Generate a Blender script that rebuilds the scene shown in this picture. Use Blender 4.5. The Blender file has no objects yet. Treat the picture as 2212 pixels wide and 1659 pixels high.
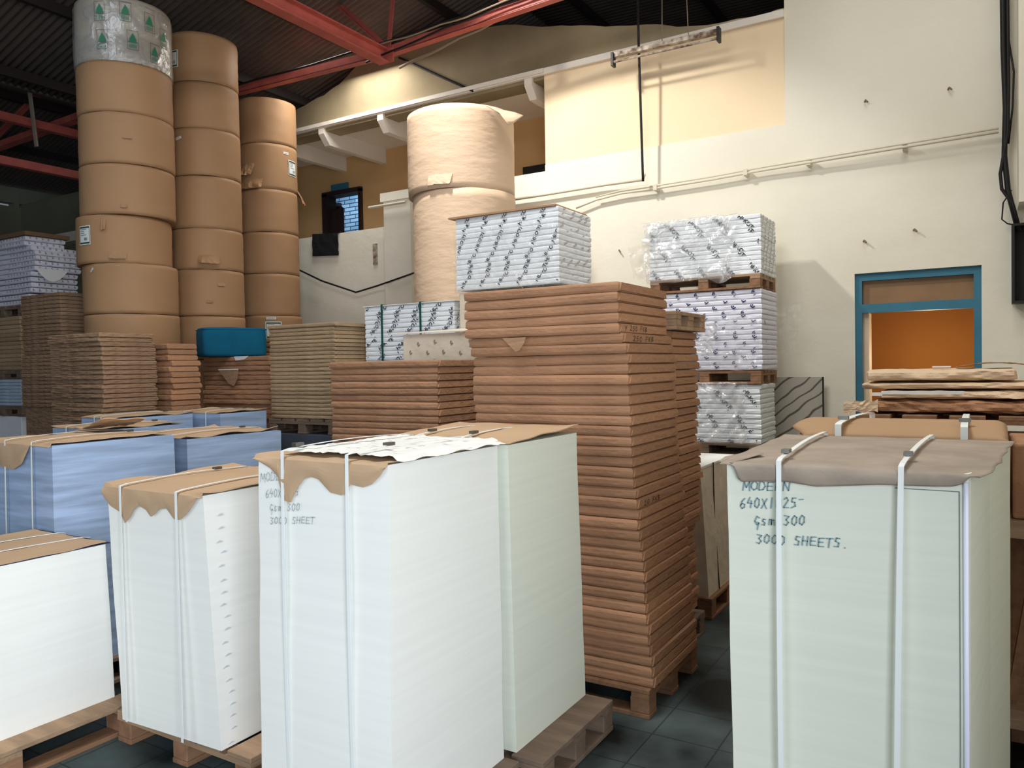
import bpy, bmesh, math, random
from mathutils import Vector, Matrix, noise
R = random.Random(7)
PI = math.pi
SC = bpy.context.scene
COL = SC.collection

# ------------------------------------------------------------ camera
cam_d = bpy.data.cameras.new('camera')
cam_o = bpy.data.objects.new('camera', cam_d)
COL.objects.link(cam_o)
cam_d.lens = 27.3032
cam_d.sensor_width = 36.0
cam_d.clip_start = 0.05
# camera axes in world space (right, up, back), from the building's vanishing points
ax_r = Vector((0.8535, 0.5206, -0.0175)).normalized()
ax_b = Vector((0.5210, -0.8533, 0.0225))
ax_b = (ax_b - ax_r * ax_b.dot(ax_r)).normalized()
ax_u = ax_b.cross(ax_r)
M = Matrix((ax_r, ax_u, ax_b)).transposed().to_4x4()
M.translation = Vector((0, 0, 1.68))
cam_o.matrix_world = M
SC.camera = cam_o

# ------------------------------------------------------------ light
SC.view_settings.view_transform = 'Standard'
SC.view_settings.look = 'None'
SC.view_settings.gamma = 1.0
SC.view_settings.use_curve_mapping = False
SC.view_settings.exposure = 0.0
W = bpy.data.worlds.new('World')
SC.world = W
W.use_nodes = True
W.node_tree.nodes['Background'].inputs[0].default_value = (0.80, 0.90, 1.0, 1)
W.node_tree.nodes['Background'].inputs[1].default_value = 0.18


def light(name, kind, loc, target, energy, color, size=1.0, size_y=None, spot=None, blend=1.0, spread=None):
    d = bpy.data.lights.new(name, kind)
    d.energy = energy
    d.color = color
    if kind == 'AREA':
        d.shape = 'RECTANGLE'
        d.size = size
        d.size_y = size_y or size
        if spread:
            d.spread = spread
    else:
        d.shadow_soft_size = size
    if kind == 'SPOT':
        d.spot_size = spot
        d.spot_blend = blend
    o = bpy.data.objects.new(name, d)
    COL.objects.link(o)
    o.location = loc
    o.rotation_euler = (Vector(target) - Vector(loc)).to_track_quat('-Z', 'Y').to_euler()
    return o


# added area fill, out of view behind the camera on its right; no door modelled
light('side_fill', 'AREA', (1.5, -1.3, 1.7), (-3.4, 0.9, 1.2), 110, (0.92, 1.0, 1.10), 2.6, 2.4, spread=math.radians(120))
# added area fill behind the camera, out of view; no windows there
light('back_fill', 'AREA', (-2.5, -3.4, 2.2), (-3.0, 2.9, 1.2), 66, (0.92, 1.0, 1.04), 3.0, 2.4)
# sun-lit roof opening by the gallery wall
light('roof_opening', 'SPOT', (-4.5, 5.1, 6.25), (-3.0, 8.0, 2.0), 900, (1.0, 0.97, 0.92), 0.16, spot=math.radians(72), blend=0.5)
# added overhead fill lamps for stack tops and under-lit areas; the roof stays closed
light('overhead_fill_middle', 'AREA', (-2.2, 2.6, 6.0), (-2.2, 2.6, 0), 190, (1.0, 0.99, 0.96), 1.6, 2.5)
light('overhead_fill_left', 'AREA', (-6.6, 2.6, 5.85), (-6.6, 2.6, 0), 26, (0.9, 1.0, 1.1), 1.2, 2.5)
light('overhead_fill_right', 'AREA', (-0.4, 5.4, 6.5), (-0.4, 5.4, 0), 50, (1.0, 0.99, 0.97), 1.2, 2.0)
light('overhead_fill_gable', 'AREA', (-6.9, 7.4, 5.62), (-6.9, 7.7, 0), 48, (1.0, 0.98, 0.92), 0.9, 1.0)  # added to lift the under-lit parapet and left gable
# bluish daylight in the stair hall behind the upper window
light('stair_hall_daylight', 'POINT', (-9.6, 9.9, 4.6), (0, 0, 0), 30, (0.35, 0.62, 1.0), 0.15)
# added fill, no fixture, to brighten the side room behind the blue doorway
light('side_room_fill', 'POINT', (-0.45, 8.75, 1.7), (0, 0, 0), 22, (1.0, 0.80, 0.55), 0.06)

# ------------------------------------------------------------ materials
MATS = {}


def mat(name, col, rough=0.85, noise_amt=0.0, noise_scale=5.0, bump=0.0, bump_scale=30.0, stretch=(1, 1, 1),
        metal=0.0, col2=None, spec=0.3, bump_dist=0.01, detail=4.0, ramp=(0.35, 0.65)):
    if name in MATS:
        return MATS[name]
    m = bpy.data.materials.new(name)
    m.use_nodes = True
    nt = m.node_tree
    b = nt.nodes['Principled BSDF']
    b.inputs['Base Color'].default_value = (*col, 1)
    b.inputs['Roughness'].default_value = rough
    b.inputs['Metallic'].default_value = metal
    b.inputs['Specular IOR Level'].default_value = spec
    tc = nt.nodes.new('ShaderNodeTexCoord')
    mp = nt.nodes.new('ShaderNodeMapping')
    mp.inputs['Scale'].default_value = stretch
    nt.links.new(tc.outputs['Object'], mp.inputs['Vector'])
    if noise_amt > 0 or col2:
        n = nt.nodes.new('ShaderNodeTexNoise')
        n.inputs['Scale'].default_value = noise_scale
        n.inputs['Detail'].default_value = detail
        nt.links.new(mp.outputs[0], n.inputs['Vector'])
        r = nt.nodes.new('ShaderNodeValToRGB')
        c2 = col2 or tuple(c * (1 - noise_amt) for c in col)
        r.color_ramp.elements[0].position = ramp[0]
        r.color_ramp.elements[1].position = ramp[1]
        r.color_ramp.elements[0].color = (*c2, 1)
        r.color_ramp.elements[1].color = (*col, 1)
        nt.links.new(n.outputs['Fac'], r.inputs['Fac'])
        nt.links.new(r.outputs['Color'], b.inputs['Base Color'])
    if bump > 0:
        n2 = nt.nodes.new('ShaderNodeTexNoise')
        n2.inputs['Scale'].default_value = bump_scale
        n2.inputs['Detail'].default_value = 5
        nt.links.new(mp.outputs[0], n2.inputs['Vector'])
        bp = nt.nodes.new('ShaderNodeBump')
        bp.inputs['Strength'].default_value = bump
        bp.inputs['Distance'].default_value = bump_dist
        nt.links.new(n2.outputs['Fac'], bp.inputs['Height'])
        nt.links.new(bp.outputs[0], b.inputs['Normal'])
    MATS[name] = m
    return m


def srgb(r, g, b):
    f = lambda c: (c / 255 / 12.92) if c / 255 <= 0.04045 else ((c / 255 + 0.055) / 1.055) ** 2.4
    return (f(r), f(g), f(b))


kraft = mat('kraft', srgb(174, 138, 106), 0.75, 0.12, 3.0, 0.5, 14, (1, 1, 2.2), bump_dist=0.02)
kraft_warm = mat('kraft_warm', srgb(176, 132, 100), 0.75, 0.14, 3.0, 0.5, 14, (1, 1, 2.2), bump_dist=0.02)
kraft_grey = mat('kraft_grey', srgb(174, 148, 116), 0.75, 0.12, 3.0, 0.6, 12, (1, 1, 2.2), bump_dist=0.02)
kraft_wrinkled = mat('kraft_wrinkled', srgb(154, 124, 98), 0.75, 0.14, 3.0, 1.0, 9, (1, 1, 3.5), bump_dist=0.03)
def vary(m, lo, hi):
    """each wrapped ream comes out a little lighter or darker than its neighbours"""
    nt = m.node_tree
    b = nt.nodes['Principled BSDF']
    src = b.inputs['Base Color'].links[0].from_socket
    oi = nt.nodes.new('ShaderNodeObjectInfo')
    mr = nt.nodes.new('ShaderNodeMapRange')
    mr.inputs[3].default_value = lo; mr.inputs[4].default_value = hi
    mx = nt.nodes.new('ShaderNodeMixRGB'); mx.blend_type = 'MULTIPLY'; mx.inputs[0].default_value = 1
    nt.links.new(oi.outputs['Random'], mr.inputs[0])
    nt.links.new(src, mx.inputs[1]); nt.links.new(mr.outputs[0], mx.inputs[2])
    nt.links.new(mx.outputs[0], b.inputs['Base Color'])


for m_ in (kraft, kraft_warm, kraft_grey, kraft_wrinkled):
    vary(m_, 0.82, 1.10)
reel_kraft = mat('reel_kraft', srgb(172, 134, 98), 0.6, 0.10, 1.5, 0.12, 40, (1, 1, 1), bump_dist=0.01)
reel_pale = mat('reel_pale', srgb(212, 184, 156), 0.6, 0.06, 1.5, 0.6, 5, (1, 1, 2.6), bump_dist=0.015)
card = mat('cardboard', srgb(190, 160, 128), 0.8, 0.08, 2.0, 0.15, 20)
card_dark = mat('cardboard_brown', srgb(176, 142, 108), 0.8, 0.08, 2.0, 0.15, 20)
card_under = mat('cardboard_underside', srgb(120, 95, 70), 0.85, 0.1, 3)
cover_grey = mat('cover_kraft_grey', srgb(168, 153, 138), 0.8, 0.24, 6.0, 0.8, 7, bump_dist=0.02)
white_paper = mat('white_sheet_edges', srgb(242, 242, 236), 0.85, 0.03, 1.2, 0.04, 10, (1, 1, 40), bump_dist=0.004)
green_paper = mat('ivory_sheet_edges', srgb(226, 229, 214), 0.85, 0.04, 1.2, 0.04, 10, (1, 1, 40), bump_dist=0.004)
blue_paper = mat('blue_sheet_edges', srgb(166, 188, 220), 0.85, 0.30, 2.2, 0.1, 8, (1, 1, 14), bump_dist=0.006)
white_sheet = mat('white_sheet', srgb(232, 232, 228), 0.7, 0.05, 4, 0.5, 10, bump_dist=0.02)
strap_m = mat('white_strap', srgb(236, 240, 238), 0.35)
steel_m = mat('steel_clip', srgb(120, 120, 115), 0.35, metal=0.9)
wood = mat('pallet_wood', srgb(172, 142, 114), 0.8, 0.3, 3.0, 0.3, 12, (1, 6, 6), bump_dist=0.01)
wood2 = mat('pallet_wood_red', srgb(150, 112, 84), 0.8, 0.3, 4.0, 0.3, 12, (5, 1, 5), bump_dist=0.01)
wood_grey = mat('pallet_wood_grey', srgb(128, 108, 92), 0.85, 0.3, 3.0, 0.3, 12, (1, 6, 6), bump_dist=0.01)
red_steel = mat('red_oxide_steel', srgb(190, 98, 88), 0.5, 0.2, 6, 0.1, 30)
wrap_white = mat('white_ream_wrap', srgb(236, 240, 244), 0.5, 0.05, 4, 0.35, 14, (1, 1, 2.5), bump_dist=0.015)
wrap_lilac = mat('white_lilac_wrap', srgb(228, 228, 240), 0.5, 0.05, 4, 0.35, 14, (1, 1, 2.5), bump_dist=0.015)
wrap_cream = mat('cream_ream_wrap', srgb(220, 208, 190), 0.6, 0.12, 4, 0.5, 10, bump_dist=0.02)
ink_black = mat('black_print', srgb(52, 56, 66), 0.6)
ink_navy = mat('navy_print', srgb(38, 40, 92), 0.6)
ink_brown = mat('brown_print', srgb(146, 122, 112), 0.6)
marker = mat('blue_marker', srgb(118, 150, 160), 0.6)
pencil = mat('faint_marker', srgb(170, 180, 188), 0.6)
pen = mat('dark_pen', srgb(50, 34, 26), 0.6)
teal = mat('teal_fabric', srgb(8, 94, 126), 0.95, 0.15, 6, 0.2, 60, bump_dist=0.004)
black_m = mat('black_cable', srgb(30, 28, 30), 0.5)
cloth_void_black = mat('cloth_void_black', srgb(24, 25, 28), 0.95)
grey_wrap = mat('dark_grey_film', srgb(78, 82, 92), 0.3, 0.2, 5, 0.5, 8, bump_dist=0.02)
blue_paint = mat('blue_paint', srgb(60, 118, 142), 0.45, 0.12, 5)
cream_pipe = mat('cream_conduit', srgb(216, 208, 188), 0.5)
beige_cable = mat('beige_cable', srgb(150, 132, 112), 0.6)
green_strap = mat('green_strap', srgb(20, 74, 70), 0.5)
label_white = mat('label_white', srgb(226, 230, 226), 0.6)
label_green = mat('label_green', srgb(44, 72, 56), 0.6)
print_green = mat('green_print', srgb(56, 128, 96), 0.5)
dark_metal = mat('dark_metal', srgb(34, 34, 34), 0.5)
rusty = mat('rusty_white_metal', srgb(196, 184, 168), 0.6, 0.5, 14, col2=srgb(92, 66, 48))
door_wood = mat('dark_door_wood', srgb(46, 34, 34), 0.5)


def wall_mat(name, col, col2, scale=0.6, ramp=(0.3, 0.7), bump=0.4):
    m = mat(name, col, 0.9, 0.1, scale, bump, 5, col2=col2, ramp=ramp, bump_dist=0.02, detail=8)
    return m


plaster = wall_mat('cream_plaster', srgb(238, 233, 218), srgb(226, 219, 200))
plaster_mottled = wall_mat('mottled_plaster', srgb(196, 180, 146), srgb(104, 90, 68), 0.35, (0.3, 0.72))  # broad random noise between a pale and a dark tone
beige_wall = wall_mat('beige_paint', srgb(246, 224, 190), srgb(240, 216, 180))
tan_wall = wall_mat('tan_paint', srgb(222, 182, 130), srgb(206, 166, 114))
orange_wall = wall_mat('ochre_paint', srgb(184, 124, 62), srgb(160, 104, 50))
soffit_m = wall_mat('white_soffit', srgb(240, 232, 222), srgb(226, 218, 206))
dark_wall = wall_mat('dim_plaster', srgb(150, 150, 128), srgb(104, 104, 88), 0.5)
roof_m = mat('roof_sheet', srgb(92, 82, 76), 0.6, 0.3, 2, metal=0.0)
steel_dark = mat('dark_steel', srgb(40, 32, 30), 0.6)

# floor: dark stone tiles with scuffs
floor_m = bpy.data.materials.new('dark_floor')
floor_m.use_nodes = True
nt = floor_m.node_tree
b = nt.nodes['Principled BSDF']
tc = nt.nodes.new('ShaderNodeTexCoord')
n = nt.nodes.new('ShaderNodeTexNoise'); n.inputs['Scale'].default_value = 1.6; n.inputs['Detail'].default_value = 6
r = nt.nodes.new('ShaderNodeValToRGB')
r.color_ramp.elements[0].position = 0.38; r.color_ramp.elements[0].color = (*srgb(16, 20, 21), 1)
r.color_ramp.elements[1].position = 0.68; r.color_ramp.elements[1].color = (*srgb(92, 106, 106), 1)
br = nt.nodes.new('ShaderNodeTexBrick')
br.offset = 0.0
br.inputs['Scale'].default_value = 1.0
br.inputs['Brick Width'].default_value = 0.3
br.inputs['Row Height'].default_value = 0.3
br.inputs['Mortar Size'].default_value = 0.004
br.inputs['Color1'].default_value = (1, 1, 1, 1)
br.inputs['Color2'].default_value = (0.82, 0.82, 0.82, 1)
br.inputs['Mortar'].default_value = (0.45, 0.45, 0.45, 1)
mx = nt.nodes.new('ShaderNodeMixRGB'); mx.blend_type = 'MULTIPLY'; mx.inputs[0].default_value = 1
nt.links.new(tc.outputs['Object'], n.inputs['Vector'])
nt.links.new(tc.outputs['Object'], br.inputs['Vector'])
nt.links.new(n.outputs['Fac'], r.inputs['Fac'])
nt.links.new(r.outputs['Color'], mx.inputs[1])
nt.links.new(br.outputs['Color'], mx.inputs[2])
nt.links.new(mx.outputs[0], b.inputs['Base Color'])
b.inputs['Roughness'].default_value = 0.5
b.inputs['Specular IOR Level'].default_value = 0.2

# blue stone cladding
stone_m = bpy.data.materials.new('stone_cladding')
stone_m.use_nodes = True
nt = stone_m.node_tree
b = nt.nodes['Principled BSDF']
tc = nt.nodes.new('ShaderNodeTexCoord')
mp = nt.nodes.new('ShaderNodeMapping'); mp.inputs['Rotation'].default_value = (PI / 2, 0, 0)
br = nt.nodes.new('ShaderNodeTexBrick')
br.inputs['Scale'].default_value = 1.0
br.inputs['Brick Width'].default_value = 0.26
br.inputs['Row Height'].default_value = 0.07
br.inputs['Mortar Size'].default_value = 0.008
br.inputs['Color1'].default_value = (*srgb(200, 214, 222), 1)
br.inputs['Color2'].default_value = (*srgb(150, 172, 186), 1)
br.inputs['Mortar'].default_value = (*srgb(50, 60, 74), 1)
nt.links.new(tc.outputs['Object'], mp.inputs['Vector'])
nt.links.new(mp.outputs[0], br.inputs['Vector'])
nt.links.new(br.outputs['Color'], b.inputs['Base Color'])

# marble with dark wavy veins
marble_m = bpy.data.materials.new('veined_tile')
marble_m.use_nodes = True
nt = marble_m.node_tree
b = nt.nodes['Principled BSDF']
b.inputs['Roughness'].default_value = 0.35
tc = nt.nodes.new('ShaderNodeTexCoord')
mp = nt.nodes.new('ShaderNodeMapping'); mp.inputs['Rotation'].default_value = (0, math.radians(38), 0)
wv = nt.nodes.new('ShaderNodeTexWave')
wv.bands_direction = 'Z'
wv.inputs['Scale'].default_value = 3.2
wv.inputs['Distortion'].default_value = 3.0
wv.inputs['Detail'].default_value = 1.0
wv.inputs['Detail Scale'].default_value = 1.4
r = nt.nodes.new('ShaderNodeValToRGB')
r.color_ramp.elements[0].position = 0.04; r.color_ramp.elements[0].color = (*srgb(96, 88, 78), 1)
r.color_ramp.elements[1].position = 0.12; r.color_ramp.elements[1].color = (*srgb(178, 172, 160), 1)
nt.links.new(tc.outputs['Object'], mp.inputs['Vector'])
nt.links.new(mp.outputs[0], wv.inputs['Vector'])
nt.links.new(wv.outputs['Fac'], r.inputs['Fac'])
nt.links.new(r.outputs['Color'], b.inputs['Base Color'])


def film_mat(name, opacity, gl_rough=0.16, tint=(0.93, 0.95, 0.97), scale=9):
    m = bpy.data.materials.new(name)
    m.use_nodes = True
    nt = m.node_tree
    nt.nodes.clear()
    out = nt.nodes.new('ShaderNodeOutputMaterial')
    tr = nt.nodes.new('ShaderNodeBsdfTransparent')
    gl = nt.nodes.new('ShaderNodeBsdfGlossy'); gl.inputs['Roughness'].default_value = gl_rough
    df = nt.nodes.new('ShaderNodeBsdfDiffuse'); df.inputs['Color'].default_value = (*tint, 1)
    tl = nt.nodes.new('ShaderNodeBsdfTranslucent'); tl.inputs['Color'].default_value = (*tint, 1)
    tc = nt.nodes.new('ShaderNodeTexCoord')
    n = nt.nodes.new('ShaderNodeTexNoise'); n.inputs['Scale'].default_value = scale; n.inputs['Detail'].default_value = 6
    n.inputs['Distortion'].default_value = 1.2
    bp = nt.nodes.new('ShaderNodeBump'); bp.inputs['Strength'].default_value = 1.0; bp.inputs['Distance'].default_value = 0.04
    r = nt.nodes.new('ShaderNodeMapRange')
    r.inputs[1].default_value = 0.4; r.inputs[2].default_value = 0.7
    r.inputs[3].default_value = opacity * 0.45; r.inputs[4].default_value = min(1, opacity * 1.7)
    m1 = nt.nodes.new('ShaderNodeMixShader'); m1.inputs[0].default_value = 0.5
    m2 = nt.nodes.new('ShaderNodeMixShader'); m2.inputs[0].default_value = 0.45
    m3 = nt.nodes.new('ShaderNodeMixShader')
    L = nt.links.new
    L(tc.outputs['Object'], n.inputs['Vector'])
    L(n.outputs['Fac'], bp.inputs['Height']); L(n.outputs['Fac'], r.inputs[0])
    L(bp.outputs[0], gl.inputs['Normal']); L(bp.outputs[0], df.inputs['Normal'])
    L(df.outputs[0], m1.inputs[1]); L(tl.outputs[0], m1.inputs[2])
    L(m1.outputs[0], m2.inputs[1]); L(gl.outputs[0], m2.inputs[2])
    L(r.outputs[0], m3.inputs[0]); L(tr.outputs[0], m3.inputs[1]); L(m2.outputs[0], m3.inputs[2])
    L(m3.outputs[0], out.inputs['Surface'])
    return m


film = film_mat('clear_film', 0.28, scale=5)
film_dense = film_mat('creased_film', 0.42, scale=5)
film_reel = film_mat('reel_film', 0.42, 0.2, scale=5)
frost = film_mat('dusty_glass', 0.35, 0.3, tint=srgb(150, 110, 70), scale=2)


# ------------------------------------------------------------ object helpers
def tag(o, label=None, cat=None, group=None, kind=None):
    if label: o['label'] = label
    if cat: o['category'] = cat
    if group: o['group'] = group
    if kind: o['kind'] = kind
    return o


def thing(name, label, cat, loc=(0, 0, 0), group=None, rz=0.0):
    o = bpy.data.objects.new(name, None)
    COL.objects.link(o)
    o.empty_display_size = 0.1
    o.location = loc
    o.rotation_euler = (0, 0, rz)
    return tag(o, label, cat, group)


class MB:
    """collects shapes in world coordinates and links them as one mesh object"""
    def __init__(s):
        s.v = []; s.f = []

    def add(s, vs, fs):
        k = len(s.v)
        s.v += [tuple(p) for p in vs]
        s.f += [tuple(i + k for i in f) for f in fs]
        return s

    def box(s, x0, x1, y0, y1, z0, z1):
        vs = [(x, y, z) for z in (z0, z1) for (x, y) in ((x0, y0), (x1, y0), (x1, y1), (x0, y1))]
        return s.add(vs, [(3, 2, 1, 0), (4, 5, 6, 7), (0, 1, 5, 4), (1, 2, 6, 5), (2, 3, 7, 6), (3, 0, 4, 7)])

    def bar(s, p, q, w, h, up=(0, 0, 1)):
        p = Vector(p); q = Vector(q); d = (q - p).normalized()
        u = Vector(up)
        if abs(d.dot(u)) > 0.98: u = Vector((0, 1, 0))
        a = d.cross(u).normalized() * w / 2
        c = a.cross(d).normalized() * h / 2
        vs = [p - a - c, p + a - c, p + a + c, p - a + c, q - a - c, q + a - c, q + a + c, q - a + c]
        return s.add(vs, [(0, 1, 2, 3), (7, 6, 5, 4), (0, 4, 5, 1), (1, 5, 6, 2), (2, 6, 7, 3), (3, 7, 4, 0)])

    def tube(s, pts, r, n=8):
        pts = [Vector(p) for p in pts]
        rings = []
        for i, p in enumerate(pts):
            d = (pts[min(i + 1, len(pts) - 1)] - pts[max(i - 1, 0)]).normalized()
            u = Vector((0, 0, 1)) if abs(d.z) < 0.9 else Vector((0, 1, 0))
            a = d.cross(u).normalized(); c = a.cross(d).normalized()
            rings.append([p + (a * math.cos(t * 2 * PI / n) + c * math.sin(t * 2 * PI / n)) * r for t in range(n)])
        vs = [q for g in rings for q in g]
        fs = []
        for i in range(len(rings) - 1):
            for t in range(n):
                fs.append((i * n + t, i * n + (t + 1) % n, (i + 1) * n + (t + 1) % n, (i + 1) * n + t))
        fs.append(tuple(range(n))[::-1]); fs.append(tuple((len(rings) - 1) * n + t for t in range(n)))
        return s.add(vs, fs)

    def prism(s, poly, z0, z1):
        n = len(poly)
        vs = [(x, y, z0) for x, y in poly] + [(x, y, z1) for x, y in poly]
        fs = [tuple(range(n))[::-1], tuple(range(n, 2 * n))]
        fs += [(i, (i + 1) % n, n + (i + 1) % n, n + i) for i in range(n)]
        return s.add(vs, fs)

    def prism_y(s, poly, y0, y1):
        """poly in (x, z), extruded along y"""
        n = len(poly)
        vs = [(x, y0, z) for x, z in poly] + [(x, y1, z) for x, z in poly]
        fs = [tuple(range(n)), tuple(range(n, 2 * n))[::-1]]
        fs += [((i + 1) % n, i, n + i, n + (i + 1) % n) for i in range(n)]
        return s.add(vs, fs)

    def prism_x(s, poly, x0, x1):
        """poly in (y, z), extruded along x"""
        n = len(poly)
        vs = [(x0, y, z) for y, z in poly] + [(x1, y, z) for y, z in poly]
        fs = [tuple(range(n)), tuple(range(n, 2 * n))[::-1]]
        fs += [((i + 1) % n, i, n + i, n + (i + 1) % n) for i in range(n)]
        return s.add(vs, fs)

    def grid(s, rows):
        nr = len(rows); nc = len(rows[0])
        vs = [p for r_ in rows for p in r_]
        fs = [(i * nc + j, i * nc + j + 1, (i + 1) * nc + j + 1, (i + 1) * nc + j) for i in range(nr - 1) for j in range(nc - 1)]
        return s.add(vs, fs)

    def build(s, name, m, parent=None, smooth=False, bevel=0.0, solid=0.0, offset=0.0):
        me = bpy.data.meshes.new(name)
        org = Vector((0, 0, 0))
        if parent is not None:
            p = parent
            while p is not None:
                org += Vector(p.location); p = p.parent
        else:
            xs = [v[0] for v in s.v]; ys = [v[1] for v in s.v]; zs = [v[2] for v in s.v]
            org = Vector(((min(xs) + max(xs)) / 2, (min(ys) + max(ys)) / 2, min(zs)))
        me.from_pydata([(v[0] - org.x, v[1] - org.y, v[2] - org.z) for v in s.v], [], s.f)
        me.materials.append(m)
        bm = bmesh.new(); bm.from_mesh(me)
        if solid == 0.0:
            bmesh.ops.recalc_face_normals(bm, faces=bm.faces)
        bm.to_mesh(me); bm.free()
        if smooth:
            for p in me.polygons: p.use_smooth = True
        o = bpy.data.objects.new(name, me)
        COL.objects.link(o)
        if parent is not None:
            o.parent = parent
        else:
            o.location = org
        if solid:
            md = o.modifiers.new('solid', 'SOLIDIFY'); md.thickness = solid; md.offset = offset
        if bevel:
            md = o.modifiers.new('bevel', 'BEVEL'); md.width = bevel; md.segments = 2
        return o


def struct(name, mb, m, parent=None, **k):
    o = mb.build(name, m, parent, **k)
    o['kind'] = 'structure'
    return o


def nz(x, y, z=0.0, s=1.0):
    return noise.noise(Vector((x * s, y * s, z * s)))


ORD = ['topmost', 'second', 'third', 'fourth', 'fifth', 'sixth', 'seventh', 'eighth', 'ninth', 'tenth', 'eleventh', 'twelfth',
       'thirteenth', 'fourteenth', 'fifteenth', 'sixteenth', 'seventeenth', 'eighteenth', 'nineteenth', 'twentieth']
TENS = {2: 'twenty', 3: 'thirty', 4: 'forty'}


def ordinal(i):
    if i == 0: return 'topmost'
    if i < 20: return ORD[i] + ' from the top'
    t, u = divmod(i + 1, 10)
    if u == 0: return {2: 'twentieth', 3: 'thirtieth', 4: 'fortieth'}[t] + ' from the top'
    return TENS[t] + '-' + ['', 'first', 'second', 'third', 'fourth', 'fifth', 'sixth', 'seventh', 'eighth', 'ninth'][u] + ' from the top'


# ------------------------------------------------------------ room shell
struct('floor', MB().box(-17, 3.0, -3.5, 12.5, -0.1, 0), floor_m)
YW = 8.0
T = 0.3
w = MB()
# right part of the long wall, around the doorway (opening x -1.06..-0.03, z 0..2.5)
w.box(-1.68, -1.06, YW, YW + T, 0, 6.6)
w.box(-1.06, -0.03, YW, YW + T, 2.5, 6.6)
w.box(-0.03, 1.2, YW, YW + T, 0, 6.6)
w.box(-4.38, -1.68, YW, YW + T, 0, 4.02)
w.box(-6.3, -4.38, YW, YW + T, 0, 3.95)
w.box(-10.4, -6.3, YW, YW + T, 0, 3.57)
struct('wall_right', w, plaster)
struct('wall_upper_right', MB().box(-4.38, -1.68, YW + 0.012, YW + T, 4.02, 5.13), beige_wall)
# gable above the gallery
gab = [(-10.4, 5.0), (-9.6, 5.05), (-8.4, 5.42), (-7.9, 5.52), (-7.3, 5.76), (-6.7, 5.92), (-6.1, 5.98), (-5.6, 5.88), (-5.1, 5.80), (-4.4, 5.64),
       (-3.9, 5.50), (-3.3, 5.38), (-2.6, 5.20), (-2.0, 5.17), (-1.68, 5.16)]
poly = [(-10.4, 4.98), (-10.4, 5.0)] + gab[1:] + [(-1.68, 5.10), (-8.5, 5.10), (-9.5, 4.98)]
g = MB()
top = []
for i in range(len(gab) - 1):
    (a, za), (c, zc) = gab[i], gab[i + 1]
    for k in range(4):
        t = k / 4
        x = a + (c - a) * t
        top.append((x, za + (zc - za) * t + 0.05 * nz(x * 3, 1.7) + 0.02 * nz(x * 11, 4.1)))
top.append(gab[-1])
for (a, za), (c, zc) in zip(top, top[1:]):
    g.prism_y([(a, 5.02 if a < -4.38 else 5.10), (c, 5.02 if c < -4.38 else 5.10), (c, zc), (a, za)], YW + 0.02, YW + T)
struct('wall_gable', g, plaster_mottled)
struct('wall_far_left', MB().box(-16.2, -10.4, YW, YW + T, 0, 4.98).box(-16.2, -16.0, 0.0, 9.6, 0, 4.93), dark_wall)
lo = MB()
for i in range(14):
    y0 = 3.2 + i * 0.36
    lo.box(-16.2, -16.0, y0, y0 + 0.1, 4.93, 5.0)
lo.box(-16.2, -16.0, 0, 9.6, 5.0, 5.3)
struct('trim_1', lo, dark_wall)
# ledges on the far left wall
struct('trim_2', MB().box(-15.3, -12.4, 7.78, 8.0, 4.05, 4.22).box(-16.0, -13.4, 7.84, 8.0, 3.72, 3.86), soffit_m)
# gallery: soffit, back wall, floor
struct('ceiling_gallery', MB().box(-10.4, -1.68, YW - 0.03, 9.36, 5.06, 5.13), soffit_m)
bw = MB()
bw.box(-10.4, -9.16, 9.3, 9.42, 3.0, 5.06)
bw.box(-9.16, -8.37, 9.3, 9.42, 4.5, 5.06)
bw.box(-8.37, -1.68, 9.3, 9.42, 3.0, 5.06)
bw.box(-9.16, -8.37, 9.3, 9.42, 3.0, 3.4)
bw.box(-4.3, -4.18, 8.3, 9.3, 3.0, 5.06)
struct('wall_gallery_back', bw, tan_wall)
struct('floor_gallery', MB().box(-10.4, -4.3, YW + T, 9.3, 2.9, 3.0), soffit_m)
# stair hall behind the window
struct('wall_stair_hall', MB().box(-11.6, -7.0, 10.7, 10.8, 2.9, 5.3), stone_m)
struct('ceiling_stair_hall', MB().box(-11.6, -7.0, 9.42, 10.7, 5.13, 5.2), soffit_m)
win = thing('window_1', None, None, (-8.77, 9.3, 3.4)); win['kind'] = 'structure'
MB().box(-9.2, -9.1, 9.24, 9.46, 3.4, 4.52).box(-8.42, -8.37, 9.24, 9.46, 3.4, 4.52).box(-9.2, -8.37, 9.24, 9.46, 4.48, 4.55).box(-8.93, -8.87, 9.3, 9.4, 3.4, 4.30).box(-9.1, -8.9, 9.3, 9.4, 4.27, 4.32).build('window_frame', door_wood, win)
MB().box(-9.1, -8.93, 9.32, 9.36, 3.4, 4.27).box(-9.07, -9.06, 9.30, 9.38, 3.4, 4.2).build('shutter', door_wood, win)
d2 = thing('door_2', None, None, (-10.4, 10.6, 3.0)); d2['kind'] = 'structure'
MB().box(-10.75, -10.15, 10.62, 10.7, 2.95, 4.75).build('door_leaf', door_wood, d2)
tag(MB().box(-9.02, -8.66, 9.27, 9.3, 4.56, 4.66).build('wall_sign', blue_paint), 'small plain blue sign board above the gallery window', 'sign')
# dark window seen over the parapet
struct('window_2', MB().box(-5.42, -5.06, 9.26, 9.3, 3.9, 4.41), dark_metal)
# soffit brackets of the gallery
for i, x in enumerate((-8.75, -7.93, -6.85, -4.58)):
    bmb = MB()
    bmb.prism_x([(YW - 0.02, 5.06), (YW - 0.02, 4.98), (YW + 0.10, 4.84), (9.3, 4.84), (9.3, 5.06)], x - 0.05, x + 0.05)
    struct('trim_%d' % (3 + i), bmb, soffit_m)
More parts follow.
